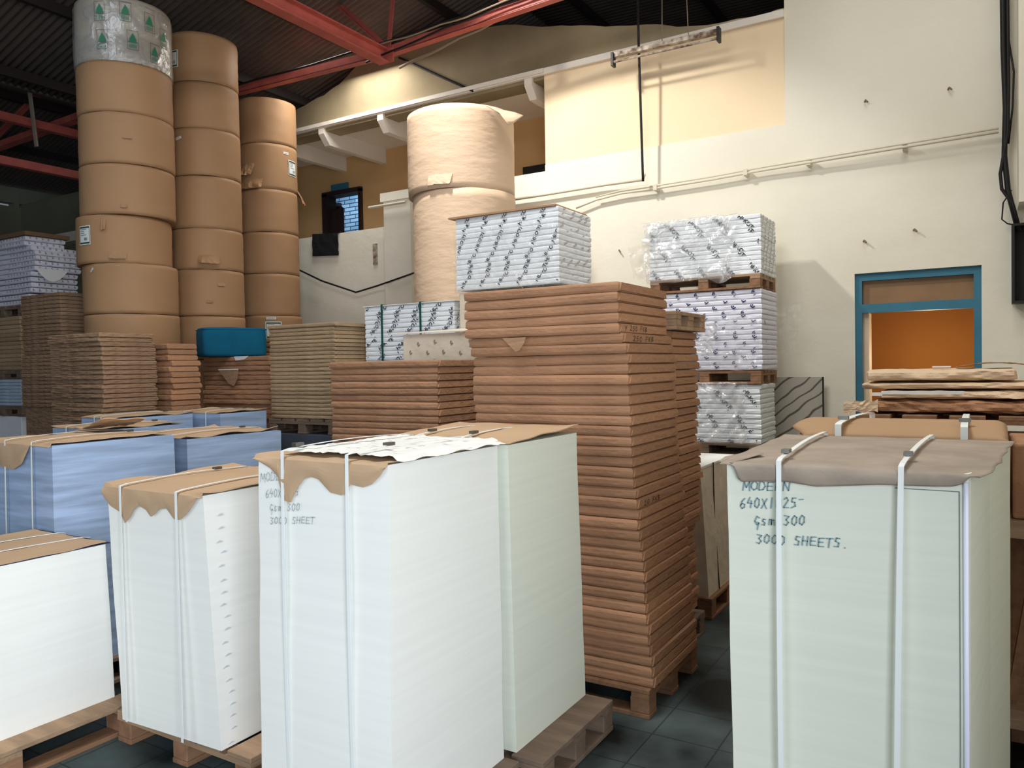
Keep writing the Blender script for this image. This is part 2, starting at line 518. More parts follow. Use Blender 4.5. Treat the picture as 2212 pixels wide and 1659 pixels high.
# pier at the end of the low parapet
pr = MB().box(-6.72, -6.28, YW - 0.14, YW, 0, 3.78).box(-6.76, -6.24, YW - 0.16, YW, 3.86, 3.97).box(-6.72, -6.28, YW - 0.14, YW, 3.78, 3.86)
struct('wall_pier', pr, plaster)
struct('trim_8', MB().tube([(-6.92, 7.8, 3.80), (-6.3, 7.8, 3.80)], 0.018), cream_pipe)
# pale edge along the top of the gallery slab
struct('trim_7', MB().box(-10.4, -4.36, YW - 0.05, YW + 0.0, 5.075, 5.125), soffit_m)
# side room behind the doorway
sr = MB().box(-1.9, 1.2, 9.75, 9.9, 0, 3.0).box(-2.0, -1.9, YW + T, 9.9, 0, 3.0).box(1.2, 1.3, YW + T, 9.9, 0, 3.0)
struct('wall_side_room', sr, orange_wall)
struct('ceiling_side_room', MB().box(-2.0, 1.3, YW + T, 9.9, 3.0, 3.1), orange_wall)
# doorway frame
d1 = thing('door_1', None, None, (-0.55, YW, 0)); d1['kind'] = 'structure'
fr = MB().box(-1.06, -1.0, YW + 0.03, YW + 0.15, 0, 2.5).box(-0.09, -0.03, YW + 0.03, YW + 0.15, 0, 2.5).box(-1.0, -0.09, YW + 0.03, YW + 0.15, 2.43, 2.5).box(-1.0, -0.09, YW + 0.03, YW + 0.15, 2.13, 2.21)
fr.build('door_frame', blue_paint, d1)
pn = MB().box(-1.0, -0.09, YW + 0.08, YW + 0.09, 2.21, 2.43).build('transom_pane', mat('transom_board', srgb(150, 116, 82), 0.4, 0.25, 3), d1)
MB().box(-1.0, -0.95, YW + 0.10, YW + 0.29, 0, 2.13).build('door_lining', mat('pale_lining', srgb(232, 206, 176), 0.6), d1)
struct('wall_outer_right', MB().box(1.2, 1.35, 0.5, YW + T, 0, 6.6), plaster)


# roof ---------------------------------------------------------------
def roof_strip(x0, z0, x1, z1, y0, y1, pitch=0.085, amp=0.018):
    n = int((y1 - y0) / pitch * 6)
    rows = []
    for i in range(9):
        t = i / 8
        rows.append([(x0 + (x1 - x0) * t, y0 + (y1 - y0) * j / n, z0 + (z1 - z0) * t + amp * math.sin(j * PI / 3)) for j in range(n + 1)])
    return rows


rz = lambda x: 5.60 + 0.26 * (x + 8.4)
rf = MB()
rf.grid(roof_strip(-10.0, rz(-10.0), -5.2, rz(-5.2), 1.0, 11.5))
rf.grid(roof_strip(-5.2, rz(-5.2), -1.4, rz(-5.2) - 0.1, 1.0, 11.5))
rf.grid(roof_strip(-13.2, 6.2, -10.0, rz(-10.0), 1.0, 11.5))
rf.grid(roof_strip(-16.6, 5.25, -13.2, 6.2, 1.0, 11.5))
struct('ceiling_roof', rf, roof_m, solid=0.004, smooth=True)
struct('ceiling_high', MB().box(-1.7, 1.35, 0.0, YW + T, 6.6, 6.7), plaster)
struct('wall_behind_roof', MB().box(-16.6, 1.4, 11.5, 11.6, 3.0, 6.8), cloth_void_black)  # added end wall; its black colour stands in for the unlit void
struct('wall_roof_step', MB().box(-1.72, -1.66, 0.5, YW, 6.3, 6.65), dark_wall)
# purlins along the roof
for i, x in enumerate((-9.6, -8.3, -7.0, -5.8, -4.4, -3.0, -11.6, -13.0, -14.6)):
    z = rz(x) if -10 <= x <= -5.2 else (rz(-5.2) - 0.05 if x > -5.2 else (6.2 - (x + 13.2) * 0.31 if x > -13.2 else 6.2 + (x + 13.2) * 0.28))
    tag(MB().box(x - 0.03, x + 0.03, 1.0, 11.4, z - 0.17, z - 0.06).build('roof_purlin', steel_dark),
        ['dark roof purlin lowest on the near slope beside the valley', 'dark roof purlin above the brown reel columns', 'dark roof purlin right of the reel columns',
         'dark roof purlin just left of the red beam', 'dark roof purlin right of the ridge', 'dark roof purlin nearest the tall cream wall',
         'dark roof purlin of the far bay beside the valley', 'dark roof purlin of the far bay near its ridge', 'dark roof purlin nearest the far left wall'][i],
        'purlin', 'purlins under the corrugated roof', 'thing')

# trusses -------------------------------------------------------------
def member(name, p, q, w_, parent, m=red_steel):
    """an angle-iron: two thin legs"""
    p = Vector(p); q = Vector(q)
    mb = MB()
    mb.bar(p, q, w_, 0.012)
    off = Vector((0, 0, 0))
    d = (q - p).normalized()
    u = Vector((0, 0, 1)) if abs(d.z) < 0.98 else Vector((0, 1, 0))
    a = d.cross(u).normalized() * (w_ / 2 - 0.006)
    c = a.normalized().cross(d).normalized() * (w_ / 2)
    mb.bar(p + a + c, q + a + c, 0.012, w_)
    return mb.build(name, m, parent)


tr = thing('roof_truss', 'red steel roof truss running along the gable wall with zigzag braces', 'truss', (-5.87, 7.0, 5.3))
member('bottom_chord', (-8.75, 7.0, 5.36), (-5.87, 7.0, 5.28), 0.09, tr)
member('bottom_chord', (-5.87, 7.0, 5.28), (-1.9, 7.0, 5.42), 0.09, tr)
for p, q in (((-5.87, 7.0, 5.28), (-5.75, 7.0, 6.15)), ((-5.87, 7.0, 5.33), (-6.62, 7.0, 6.03)), ((-4.29, 7.0, 5.40), (-4.6, 7.0, 6.2)),
             ((-4.29, 7.0, 5.40), (-4.1, 7.0, 6.2)), ((-2.8, 7.0, 5.40), (-3.1, 7.0, 6.2))):
    member('brace', p, q, 0.055, tr)
MB().box(-5.97, -5.75, 6.94, 6.96, 5.18, 5.36).build('gusset_plate', red_steel, tr)
be = thing('roof_beam', 'thick red steel beam coming toward the camera from the truss joint', 'beam', (-5.87, 4.0, 5.2))
MB().box(-5.94, -5.80, 0.8, 6.93, 5.17, 5.185).box(-5.876, -5.864, 0.8, 6.93, 5.185, 5.315).box(-5.94, -5.80, 0.8, 6.93, 5.315, 5.33).build('beam_web', red_steel, be)
for (p, q, lb) in (((-11, 1.0, 5.03), (-11, 8, 5.03), 'dark red beam in the far left bay crossing behind the film-topped reel column'),
                   ((-11, 1.0, 4.45), (-11, 8, 4.45), 'lower dark red beam in the far left bay'),
                   ((-15.8, 6.2, 5.1), (-8.9, 6.2, 5.25), 'dark red cross beam spanning the far left bay')):
    o = member('roof_beam', p, q, 0.10, None); tag(o, lb, 'beam')
o = member('roof_brace', (-13.5, 6.2, 5.2), (-11.0, 6.2, 6.0), 0.06, None); tag(o, 'slanting dark red brace in the far left roof bay', 'brace')
tag(MB().bar((-10.9, 5.6, 5.6), (-10.9, 5.68, 4.75), 0.05, 0.03).build('hanging_batten', mat('bare_batten', srgb(150, 140, 125))), 'pale wooden batten hanging from the roof at far left', 'batten')

# cables and lamps high up ---------------------------------------------
def sag(p, q, s, n=14, wob=0.0):
    p = Vector(p); q = Vector(q)
    out = []
    for i in range(n + 1):
        t = i / n
        v = p.lerp(q, t); v.z -= s * 4 * t * (1 - t); v.z += wob * nz(t * 7, p.x); out.append(v)
    return out


for i, (p, q, s, r_, m_, lb) in enumerate([
        ((-8.7, 6.9, 5.42), (-1.9, 6.9, 5.52), 0.06, 0.012, black_m, 'black cable tied along the top of the truss chord'),
        ((-6.1, 6.88, 5.22), (-3.1, 6.88, 5.46), -0.03, 0.011, black_m, 'black cable under the truss chord right of the joint'),
        ((-5.95, 6.85, 5.36), (-3.4, 6.85, 5.50), 0.05, 0.009, beige_cable, 'beige cable draped along the truss chord'),
        ((-5.95, 7.3, 5.26), (-3.4, 7.0, 5.52), 0.02, 0.016, beige_cable, 'lowest beige conduit slanting from the gable up to the truss')]):
    tag(MB().tube(sag(p, q, s, 16, 0.03), r_, 6).build('roof_cable', m_, smooth=True), lb, 'cable')
tag(MB().tube([(-6.5, 7.97, 5.72), (-5.35, 7.97, 5.06)], 0.015).build('wall_conduit', black_m), 'black conduit slanting down the mottled gable wall', 'conduit')
for x, xb, zb, lb in ((-2.82, -2.84, 4.98, 'left'), (-2.60, -2.56, 4.99, 'right')):
    tag(MB().tube(sag((x, 7.72, 6.2), (xb, 7.74, zb), 0, 10, 0.02), 0.005, 5).build('hanging_wire', beige_cable), 'thin wire holding the tube lamp batten, %s one' % lb, 'wire', 'wires of the tube lamp')
lamp = thing('tube_lamp', 'long narrow tube lamp batten hanging before the beige upper wall', 'lamp', (-2.79, 7.66, 4.9))
MB().bar((-3.36, 7.68, 4.95), (-2.22, 7.68, 4.94), 0.06, 0.045).build('batten', rusty, lamp)
MB().box(-3.365, -3.34, 7.62, 7.70, 4.83, 4.97).build('end_cap', dark_metal, lamp)
MB().box(-2.24, -2.215, 7.62, 7.70, 4.83, 4.97).build('end_cap', dark_metal, lamp)
MB().tube([(-3.34, 7.64, 4.87), (-2.24, 7.64, 4.86)], 0.014).build('tube', rusty, lamp, smooth=True)
tag(MB().tube([(-3.10, 7.72, 6.3), (-3.10, 7.75, 5.0), (-3.095, 7.80, 3.72), (-3.10, 7.82, 3.62)], 0.014).build('hanging_rod', steel_dark, smooth=True), 'dark rod dropping from the roof to the short conduit', 'rod')
tag(MB().tube([(-5.2, 7.93, 3.66), (-4.4, 7.92, 3.66), (-3.6, 7.92, 3.67), (-3.13, 7.90, 3.66), (-3.10, 7.86, 3.70)], 0.018).build('wall_conduit', cream_pipe, smooth=True), 'short cream conduit on the wall ending at the dark rod', 'conduit')
cp = [(-3.95, 7.93, 3.46), (-3.7, 7.93, 3.52), (-3.4, 7.92, 3.55), (-3.0, 7.92, 3.55), (-2.4, 7.92, 3.56), (-1.9, 7.92, 3.58), (-1.2, 7.90, 3.59), (-0.6, 7.89, 3.60), (0.1, 7.88, 3.61)]
lc = thing('wall_conduit', 'long cream conduit crossing the wall toward the black cables', 'conduit', (-1.9, 7.92, 3.55))
MB().tube(cp, 0.013, 8).tube([(x, y - 0.005, z + 0.028) for x, y, z in cp[1:]], 0.009, 6).build('pipe', cream_pipe, lc, smooth=True)
for x, z in ((-3.0, 3.55), (-2.05, 3.575), (-1.45, 3.585), (-0.62, 3.60)):
    MB().box(x - 0.02, x + 0.02, 7.90, 8.0, z - 0.02, z + 0.04).build('clip', cream_pipe, lc)
# sagging cable on the low parapet
tag(MB().tube([(-9.2, 7.9, 3.5), (-8.46, 7.9, 3.16), (-7.9, 7.9, 2.92), (-7.27, 7.9, 2.72), (-6.9, 7.9, 2.78), (-6.6, 7.84, 2.82), (-6.2, 7.84, 2.9)], 0.012).build('wall_cable', black_m, smooth=True), 'thin black cable sagging in a V on the low parapet wall', 'cable')
tag(MB().box(-7.03, -6.96, 7.985, 8.0, 3.08, 3.36).build('wall_bracket', rusty), 'rusty vertical strip bracket on the low parapet wall', 'bracket')
# black cloth over the parapet
ck = MB()
rows = []
for i in range(9):
    t = i / 8
    rows.append([(-8.13 + 0.49 * j / 8 + 0.008 * nz(t * 5, j), 7.965 - 0.01 * nz(j * 0.7, t * 3) + 0.0, 3.60 - 0.31 * t - 0.004 * j) for j in range(9)])
ck.grid([[(x, 8.25, 3.595) for x, y, z in rows[0]]] + rows)
tag(ck.build('hanging_cloth', cloth_void_black, solid=0.006), 'square black cloth hanging over the low parapet below the window', 'cloth')

# cable bundle and fuse box at far right --------------------------------
def wob(path, r_, name, m_, parent):
    return MB().tube(path, r_, 8).build(name, m_, parent, smooth=True)


cb = thing('cable_bundle', 'thick black cable bundle dropping down the wall to the fuse box', 'cables', (0.14, 7.9, 2.8))
wob([(0.12, 7.88, 6.5), (0.13, 7.88, 4.9), (0.135, 7.88, 4.3), (0.15, 7.88, 3.8), (0.14, 7.88, 3.4), (0.165, 7.88, 3.1), (0.24, 7.88, 2.75)], 0.022, 'cable', black_m, cb)
wob([(0.16, 7.87, 6.5), (0.165, 7.87, 4.9), (0.17, 7.87, 4.0), (0.165, 7.87, 3.6), (0.11, 7.87, 3.25), (0.12, 7.87, 3.12), (0.20, 7.87, 2.98), (0.25, 7.87, 2.75)], 0.014, 'cable', black_m, cb)
wob([(0.17, 7.89, 4.4), (0.21, 7.89, 4.1), (0.20, 7.89, 3.8), (0.17, 7.89, 3.5)], 0.008, 'cable', black_m, cb)
wob([(0.19, 7.86, 3.10), (0.13, 7.86, 3.0), (0.12, 7.86, 2.86), (0.16, 7.86, 2.82), (0.22, 7.86, 2.80)], 0.006, 'cable', black_m, cb)
fb = thing('fuse_box', 'open dark fuse box at the right edge of the photo beside the doorway', 'fuse box', (0.42, 7.9, 2.16))
MB().box(0.19, 0.72, 7.98, 7.995, 2.16, 2.79).box(0.19, 0.21, 7.82, 7.98, 2.16, 2.79).box(0.70, 0.72, 7.82, 7.98, 2.16, 2.79).box(0.19, 0.72, 7.82, 7.98, 2.14, 2.16).box(0.19, 0.72, 7.82, 7.98, 2.79, 2.81).build('housing', dark_metal, fb)
for i in range(5):
    for j in range(3):
        MB().tube([(0.29 + j * 0.1, 7.96, 2.25 + i * 0.11), (0.33 + j * 0.1, 7.93, 2.29 + i * 0.11), (0.36 + j * 0.1, 7.95, 2.24 + i * 0.11)], 0.014).build('fuse', label_white, fb, smooth=True)
struct('trim_9', MB().box(0.235, 0.6, 7.6, 8.0, 2.95, 6.6), plaster)
# veined tiles leaning on the wall
tl = thing('wall_tile', 'grey tile slab with dark wavy veins leaning on the wall beside the wrapped pallets', 'tile', (-1.5, 7.8, 0))
tp = MB(); tp.prism_y([(-1.95, 0.6), (-1.33, 0.6), (-1.33, 1.53), (-1.95, 1.53)], 7.86, 7.89)
tp.build('slab', marble_m, tl)
MB().box(-1.332, -1.322, 7.855, 7.895, 0.6, 1.53).build('edge_strip', steel_dark, tl)
MB().box(-1.95, -1.33, 7.84, 7.97, 0, 0.6).build('plinth', plaster_mottled, tl)


# ------------------------------------------------------------ pallets
def pallet(x0, x1, y0, y1, z1, label, m=wood, m2=wood2, h=0.14, run='y', group='wooden pallets', nb=3):
    """run: direction of the deck's bottom boards"""
    z0 = z1 - h
    t = thing('wooden_pallet', label, 'pallet', ((x0 + x1) / 2, (y0 + y1) / 2, z0), group)
    bt = 0.022
    # top deck boards run across the stringer boards
    if run == 'y':
        nd = 5; wd = (x1 - x0) / (nd + (nd - 1) * 0.35); gp = wd * 0.35
        for i in range(nd):
            a = x0 + i * (wd + gp)
            MB().box(a, a + wd, y0, y1, z1 - bt, z1).build('deck_board', m, t, bevel=0.003)
        for yy in (y0 + 0.001, (y0 + y1) / 2 - 0.045, y1 - 0.091):
            MB().box(x0, x1, yy, yy + 0.09, z1 - 2 * bt, z1 - bt).build('cross_board', m, t)
        for xx in (x0, (x0 + x1) / 2 - 0.05, x1 - 0.1):
            MB().box(xx, xx + 0.1, y0, y1, z0, z0 + bt).build('bottom_board', m2, t, bevel=0.003)
    else:
        nd = 5; wd = (y1 - y0) / (nd + (nd - 1) * 0.35); gp = wd * 0.35
        for i in range(nd):
            a = y0 + i * (wd + gp)
            MB().box(x0, x1, a, a + wd, z1 - bt, z1).build('deck_board', m, t, bevel=0.003)
        for xx in (x0 + 0.001, (x0 + x1) / 2 - 0.045, x1 - 0.091):
            MB().box(xx, xx + 0.09, y0, y1, z1 - 2 * bt, z1 - bt).build('cross_board', m, t)
        for yy in (y0, (y0 + y1) / 2 - 0.05, y1 - 0.1):
            MB().box(x0, x1, yy, yy + 0.1, z0, z0 + bt).build('bottom_board', m2, t, bevel=0.003)
    for xx in (x0, (x0 + x1) / 2 - 0.05, x1 - 0.1):
        for yy in (y0, (y0 + y1) / 2 - 0.05, y1 - 0.1):
            MB().box(xx + 0.002, xx + 0.098, yy + 0.002, yy + 0.098, z0 + bt, z1 - 2 * bt).build('block', m2, t, bevel=0.004)
    return t


# ------------------------------------------------------------ loose-sheet stacks
def lerp(a, c, t): return a + (c - a) * t


def sheet_block(poly_bot, poly_top, z0, z1, seed=0, nz_=46, amp=0.0035, rnd=0.0):
    """stack of loose sheets: polygon footprint, slightly uneven edges"""
    mb = MB()
    rings = []
    per = []
    n = len(poly_bot)
    sub = 10
    for i in range(n):
        for k in range(sub):
            per.append((i, k / sub))
    for j in range(nz_ + 1):
        t = j / nz_
        z = z0 + (z1 - z0) * t
        ring = []
        for (i, u) in per:
            a0, a1 = poly_bot[i], poly_bot[(i + 1) % n]
            b0, b1 = poly_top[i], poly_top[(i + 1) % n]
            x = lerp(lerp(a0[0], a1[0], u), lerp(b0[0], b1[0], u), t)
            y = lerp(lerp(a0[1], a1[1], u), lerp(b0[1], b1[1], u), t)
            d = amp * nz(x * 1.3 + seed, z * 3.1, y * 1.3) + amp * 0.15 * nz(seed, z * 22)
            cxm = sum(p[0] for p in poly_bot) / n; cym = sum(p[1] for p in poly_bot) / n
            v = Vector((x - cxm, y - cym)).normalized()
            ring.append((x + v.x * d, y + v.y * d, z))
        rings.append(ring)
    m = len(per)
    vs = [p for r_ in rings for p in r_]
    fs = []
    for j in range(nz_):
        for i in range(m):
            fs.append((j * m + i, j * m + (i + 1) % m, (j + 1) * m + (i + 1) % m, (j + 1) * m + i))
    fs.append(tuple(range(m))[::-1]); fs.append(tuple(nz_ * m + i for i in range(m)))
    return mb.add(vs, fs)


def interp(pts, x):
    if x <= pts[0][0]: return pts[0][1]
    for (a, za), (c, zc) in zip(pts, pts[1:]):
        if x <= c: return za + (zc - za) * (x - a) / max(1e-6, c - a)
    return pts[-1][1]


def cover(x0, x1, y0, y1, z, skirt=None, seed=0, curl=0.012, bow=0.012, over=0.012, ncol=64, xs=None, back_dz=0.0, side_dz=0.0):
    """top sheet with a front flap whose lower edge follows skirt [(x, z)...]"""
    mb = MB()
    rows = []
    nb = 26
    for i in range(nb + 1):
        t = i / nb
        y = y1 + over + (y0 - 0.004 - y1 - over) * t
        row = []
        for j in range(ncol + 1):
            u = j / ncol
            lx = x0 - over + 0.004 * nz(y * 6, seed); rx = x1 + over + 0.010 * nz(y * 5, seed + 3)
            x = lx + (rx - lx) * u
            e = max(0, abs(u - 0.5) * 2 - 0.8) / 0.2
            eb = max(0, 0.2 - t) / 0.2
            zz = z + 0.003 + bow * math.sin(PI * min(1, max(0, u))) * math.sin(PI * t) + curl * (e * (0.5 + 0.9 * nz(y * 5 + seed, u * 3)) + eb * (0.4 + 0.9 * nz(x * 6 + seed, 2.2)))
            zz += 0.003 * nz(x * 9, y * 9, seed)
            zz = max(zz, z + 0.002) + back_dz * (1 - t)
            row.append((x, y + 0.010 * nz(x * 8, seed) * (1 if i == 0 else 0), zz))
        rows.append(row)
    if skirt:
        rows.append([(p[0], y0 - 0.012, z - 0.004) for p in rows[-1]])
        base = rows[-1]
        for k in range(1, 7):
            t = k / 6
            row = []
            for p in base:
                zb = interp(skirt, p[0])
                zz = base[0][2] + (zb - base[0][2]) * t
                row.append((p[0], y0 - 0.012 - 0.014 * math.sin(PI * t * 0.9) * (0.6 + 0.6 * nz(p[0] * 7, seed)), min(zz, base[0][2] - 0.001 * k)))
            rows.append(row)
    mb.grid(rows)
    return mb


def strap(x, y0, y1, z0, z1, parent, w_=0.014, bulge=0.006, m=strap_m, clip=None, xt=None, lean=0.0, name='strap'):
    """band running down the front face, over the top, down the back"""
    xt = x if xt is None else xt
    path = []
    n = 14
    for i in range(n + 1):
        t = i / n
        path.append((x + lean * (1 - t), y0 - 0.004 - bulge * math.sin(PI * t), z0 + (z1 - z0) * t))
    path.append((x, y0 - 0.004, z1 + 0.004)); path.append((lerp(x, xt, 0.05), y0 + 0.03, z1 + 0.010))
    for i in range(1, 9):
        t = i / 8
        path.append((lerp(x, xt, t), lerp(y0 + 0.03, y1 - 0.02, t), z1 + 0.010 + 0.010 * math.sin(PI * t)))
    path.append((xt, y1 + 0.012, z1 + 0.004)); path.append((xt, y1 + 0.018, z0))
    mb = MB()
    mb.grid([[(p[0] - w_ / 2, p[1], p[2]) for p in path], [(p[0] + w_ / 2, p[1], p[2]) for p in path]])
    s_ = mb.build(name, m, parent, solid=0.0015)
    if clip is not None:
        yc = lerp(y0, y1, clip); xc = lerp(x, xt, clip)
        MB().box(xc - w_ * 0.8, xc + w_ * 0.8, yc - 0.02, yc + 0.02, z1 + 0.016, z1 + 0.027).build('buckle', steel_m, s_)
    return s_


def rect(x0, x1, y0, y1): return [(x0, y0), (x1, y0), (x1, y1), (x0, y1)]


def paper_stack(name, label, poly_bot, poly_top, z0, z1, m, seed=0, amp=0.0035, group=None):
    xs = [p[0] for p in poly_bot]; ys = [p[1] for p in poly_bot]
    t = thing(name, label, 'paper stack', ((min(xs) + max(xs)) / 2, (min(ys) + max(ys)) / 2, z0), group)
    sheet_block(poly_bot, poly_top, z0, z1, seed, amp=amp).build('sheets', m, t)
    return t


# handwriting ----------------------------------------------------------
GL = {
    'M': [[(0, 0), (.08, 1), (.38, .35), (.7, 1), (.8, 0)]], 'O': [[(.4, 1), (.1, .75), (.05, .3), (.35, 0), (.7, .2), (.75, .7), (.45, 1)]],
    'D': [[(.05, 0), (.1, 1), (.55, .85), (.75, .45), (.5, .08), (.05, 0)]], 'E': [[(.7, .95), (.1, .9), (.08, .05), (.7, .08)], [(.1, .5), (.6, .52)]],
    'R': [[(.05, 0), (.1, .95), (.6, .9), (.6, .55), (.12, .5), (.7, 0)]], 'N': [[(.05, 0), (.1, .95), (.65, .05), (.72, 1)]],
    '6': [[(.6, 1), (.25, .7), (.08, .25), (.3, 0), (.6, .15), (.6, .42), (.3, .5), (.12, .35)]], '4': [[(.35, 1), (.08, .45), (.7, .42)], [(.55, .7), (.5, 0)]],
    '0': [[(.35, .95), (.1, .6), (.12, .15), (.4, 0), (.65, .3), (.62, .8), (.35, .95)]], 'X': [[(.1, .9), (.7, 0)], [(.7, .95), (.05, 0)]],
    '1': [[(.4, 1), (.35, 0)]], '2': [[(.1, .8), (.4, 1), (.6, .75), (.1, .05), (.7, .08)]], '5': [[(.65, .95), (.2, .92), (.15, .55), (.5, .55), (.6, .2), (.1, 0)]],
    'G': [[(.65, .85), (.3, 1), (.08, .5), (.35, .15), (.6, .35), (.35, .4)], [(.6, .35), (.45, -.35)]], 's': [[(.5, .6), (.2, .6), (.15, .4), (.45, .25), (.4, .02), (.05, .05)]],
    'm': [[(.05, 0), (.08, .55), (.3, .6), (.35, .05), (.38, .5), (.62, .55), (.7, 0)]], '3': [[(.05, .95), (.6, .9), (.3, .55), (.6, .3), (.35, 0), (.05, .1)]],
    'S': [[(.65, .9), (.25, .95), (.15, .6), (.55, .45), (.5, .05), (.05, .05)]], 'H': [[(.1, 1), (.05, 0)], [(.65, 1), (.6, 0)], [(.05, .5), (.65, .5)]],
    'T': [[(.0, .92), (.8, .97)], [(.4, .95), (.35, 0)]], '.': [[(.3, 0), (.36, .05)]], '-': [[(.1, .85), (.6, .9)]], 'F': [[(.1, 0), (.12, 1), (.7, .95)], [(.12, .5), (.55, .52)]],
    'K': [[(.1, 1), (.08, 0)], [(.65, .95), (.12, .45), (.7, 0)]], 'B': [[(.1, 0), (.1, 1), (.55, .85), (.15, .52), (.6, .3), (.1, 0)]], 'Y': [[(.05, 1), (.35, .5)], [(.7, 1), (.3, 0)]], ' ': []}


def handwriting(text, p0, p1, h, th, plane='y', out=0.0, seed=1):
    """ribbon strokes from p0 to p1 (along x in plane y, or along y in plane x); returns MB"""
    rr = random.Random(seed)
    mb = MB()
    n = len(text)
    for i, ch in enumerate(text):
        bx = lerp(p0[0], p1[0], i / n); bz = lerp(p0[1], p1[1], i / n) + rr.uniform(-.06, .06) * h
        cw = (p1[0] - p0[0]) / n * 0.95
        for st in GL[ch]:
            pts = [(bx + cw * a * 1.15 + 0.12 * cw * c, bz + h * c) for a, c in st]
            for (a, za), (c, zc) in zip(pts, pts[1:]):
                dx, dz = c - a, zc - za
                l = math.hypot(dx, dz) or 1
                nx, nz2 = -dz / l * th / 2, dx / l * th / 2
                ex, ez = dx / l * th * .3, dz / l * th * .3
                q = [(a - ex + nx, za - ez + nz2), (a - ex - nx, za - ez - nz2), (c + ex - nx, zc + ez - nz2), (c + ex + nx, zc + ez + nz2)]
                if plane == 'y': mb.add([(x, out, z) for x, z in q], [(0, 1, 2, 3)])
                else: mb.add([(out, y, z) for y, z in q], [(0, 1, 2, 3)])
    return mb


# ============================================================ front row of sheet stacks
# W1: far left white stack
pallet(-4.28, -3.43, 1.05, 2.17, 0.14, 'wooden pallet under the low white stack at lower left corner', wood, wood2)
w1 = paper_stack('paper_stack', 'low white paper stack with brown cardboard top at the lower left edge',
                 rect(-4.19, -3.55, 1.25, 2.13), rect(-4.19, -3.55, 1.25, 2.11), 0.14, 0.875, white_paper, 1)
cover(-4.19, -3.56, 1.25, 2.11, 0.879, None, 2, curl=0.004, over=0.004).build('cardboard_cover', card, w1, solid=0.004, offset=1)
MB().box(-4.185, -3.553, 1.255, 2.135, 0.8752, 0.8785).build('slip_sheet', mat('navy_sheet', srgb(44, 50, 82)), w1)
strap(-3.98, 1.25, 2.14, 0.14, 0.875, w1, clip=0.55); strap(-3.76, 1.25, 2.14, 0.14, 0.875, w1, clip=0.52)

# W2
pallet(-3.40, -2.50, 2.05, 2.98, 0.14, 'wooden pallet under the white stack second from left, corner feet showing', wood, wood2)
w2 = paper_stack('paper_stack', 'white paper stack with small dark nicks down its side under a wavy brown cover',
                 [(-3.285, 2.005), (-2.655, 2.035), (-2.66, 2.66), (-3.29, 2.66)], rect(-3.33, -2.67, 1.99, 2.64), 0.14, 1.185, white_paper, 5)
sk2 = [(-3.345, 1.165), (-3.332, 1.135), (-3.285, 1.101), (-3.21, 1.077), (-3.179, 1.033), (-3.150, 1.055), (-3.116, 1.095), (-3.075, 1.118), (-3.024, 1.102), (-2.993, 1.075), (-2.96, 1.095),
       (-2.938, 1.113), (-2.885, 1.120), (-2.838, 1.079), (-2.800, 1.080), (-2.76, 1.105), (-2.711, 1.150), (-2.675, 1.188)]
cover(-3.33, -2.672, 1.99, 2.66, 1.186, sk2, 4, curl=0.02, bow=0.02, over=0.006).build('cardboard_cover', card, w2, solid=0.004, offset=1)
strap(-3.196, 1.972, 2.66, 0.165, 1.19, w2, clip=0.72, bulge=0.0); strap(-2.812, 1.972, 2.66, 0.165, 1.19, w2, bulge=0.0)
# nicks in the corner edge of the side face
nk = MB()
rr = random.Random(3)
for i in range(19):
    z = 1.10 - i * 0.052 - rr.uniform(0, 0.012)
    y = 2.055 + 0.035 * i / 19 + rr.uniform(-0.012, 0.012)
    nk.add([(-2.6505, y - 0.018, z - .002), (-2.6505, y + 0.02, z), (-2.6505, y + 0.002, z + 0.006)], [(0, 1, 2)])
nk.build('edge_nick', mat('nick_grey', srgb(196, 204, 212)), w2)

# W3 + W4
K3 = 0.968
k3 = lambda pts: [(x * K3, 1.68 + (z - 1.68) * K3) for x, z in pts]
z3 = lambda z: 1.68 + (z - 1.68) * K3
pallet(-2.34, -1.56, 1.80, 2.56, 0.14, 'wooden pallet under the tall white stack in the foreground centre', wood_grey, wood)
pallet(-2.40, -1.47, 2.59, 3.25, 0.14, 'wooden pallet whose long deck board sticks out beside the rear white stack', wood_grey, wood_grey)
w3 = paper_stack('paper_stack', 'tall white paper stack in front centre with drooping torn brown cover and faint handwriting',
                 rect(-2.235, -1.625, 1.880, 2.550), rect(-2.235, -1.63, 1.901, 2.555), 0.14, 1.372, white_paper, 9)
sk3 = k3([(-2.318, 1.368), (-2.300, 1.352), (-2.228, 1.325), (-2.185, 1.294), (-2.168, 1.215), (-2.128, 1.205), (-2.110, 1.235), (-2.087, 1.266), (-2.055, 1.298), (-2.020, 1.306), (-1.984, 1.298), (-1.955, 1.275), (-1.93, 1.256), (-1.872, 1.250),
       (-1.838, 1.291), (-1.781, 1.284), (-1.740, 1.298), (-1.700, 1.330), (-1.678, 1.362), (-1.660, 1.382)])
cv3 = cover(-2.235, -1.635, 1.900, 2.555, 1.374, sk3, 8, curl=0.012, bow=0.01, over=0.008)
cv3.build('cardboard_cover', card, w3, solid=0.003, offset=1)
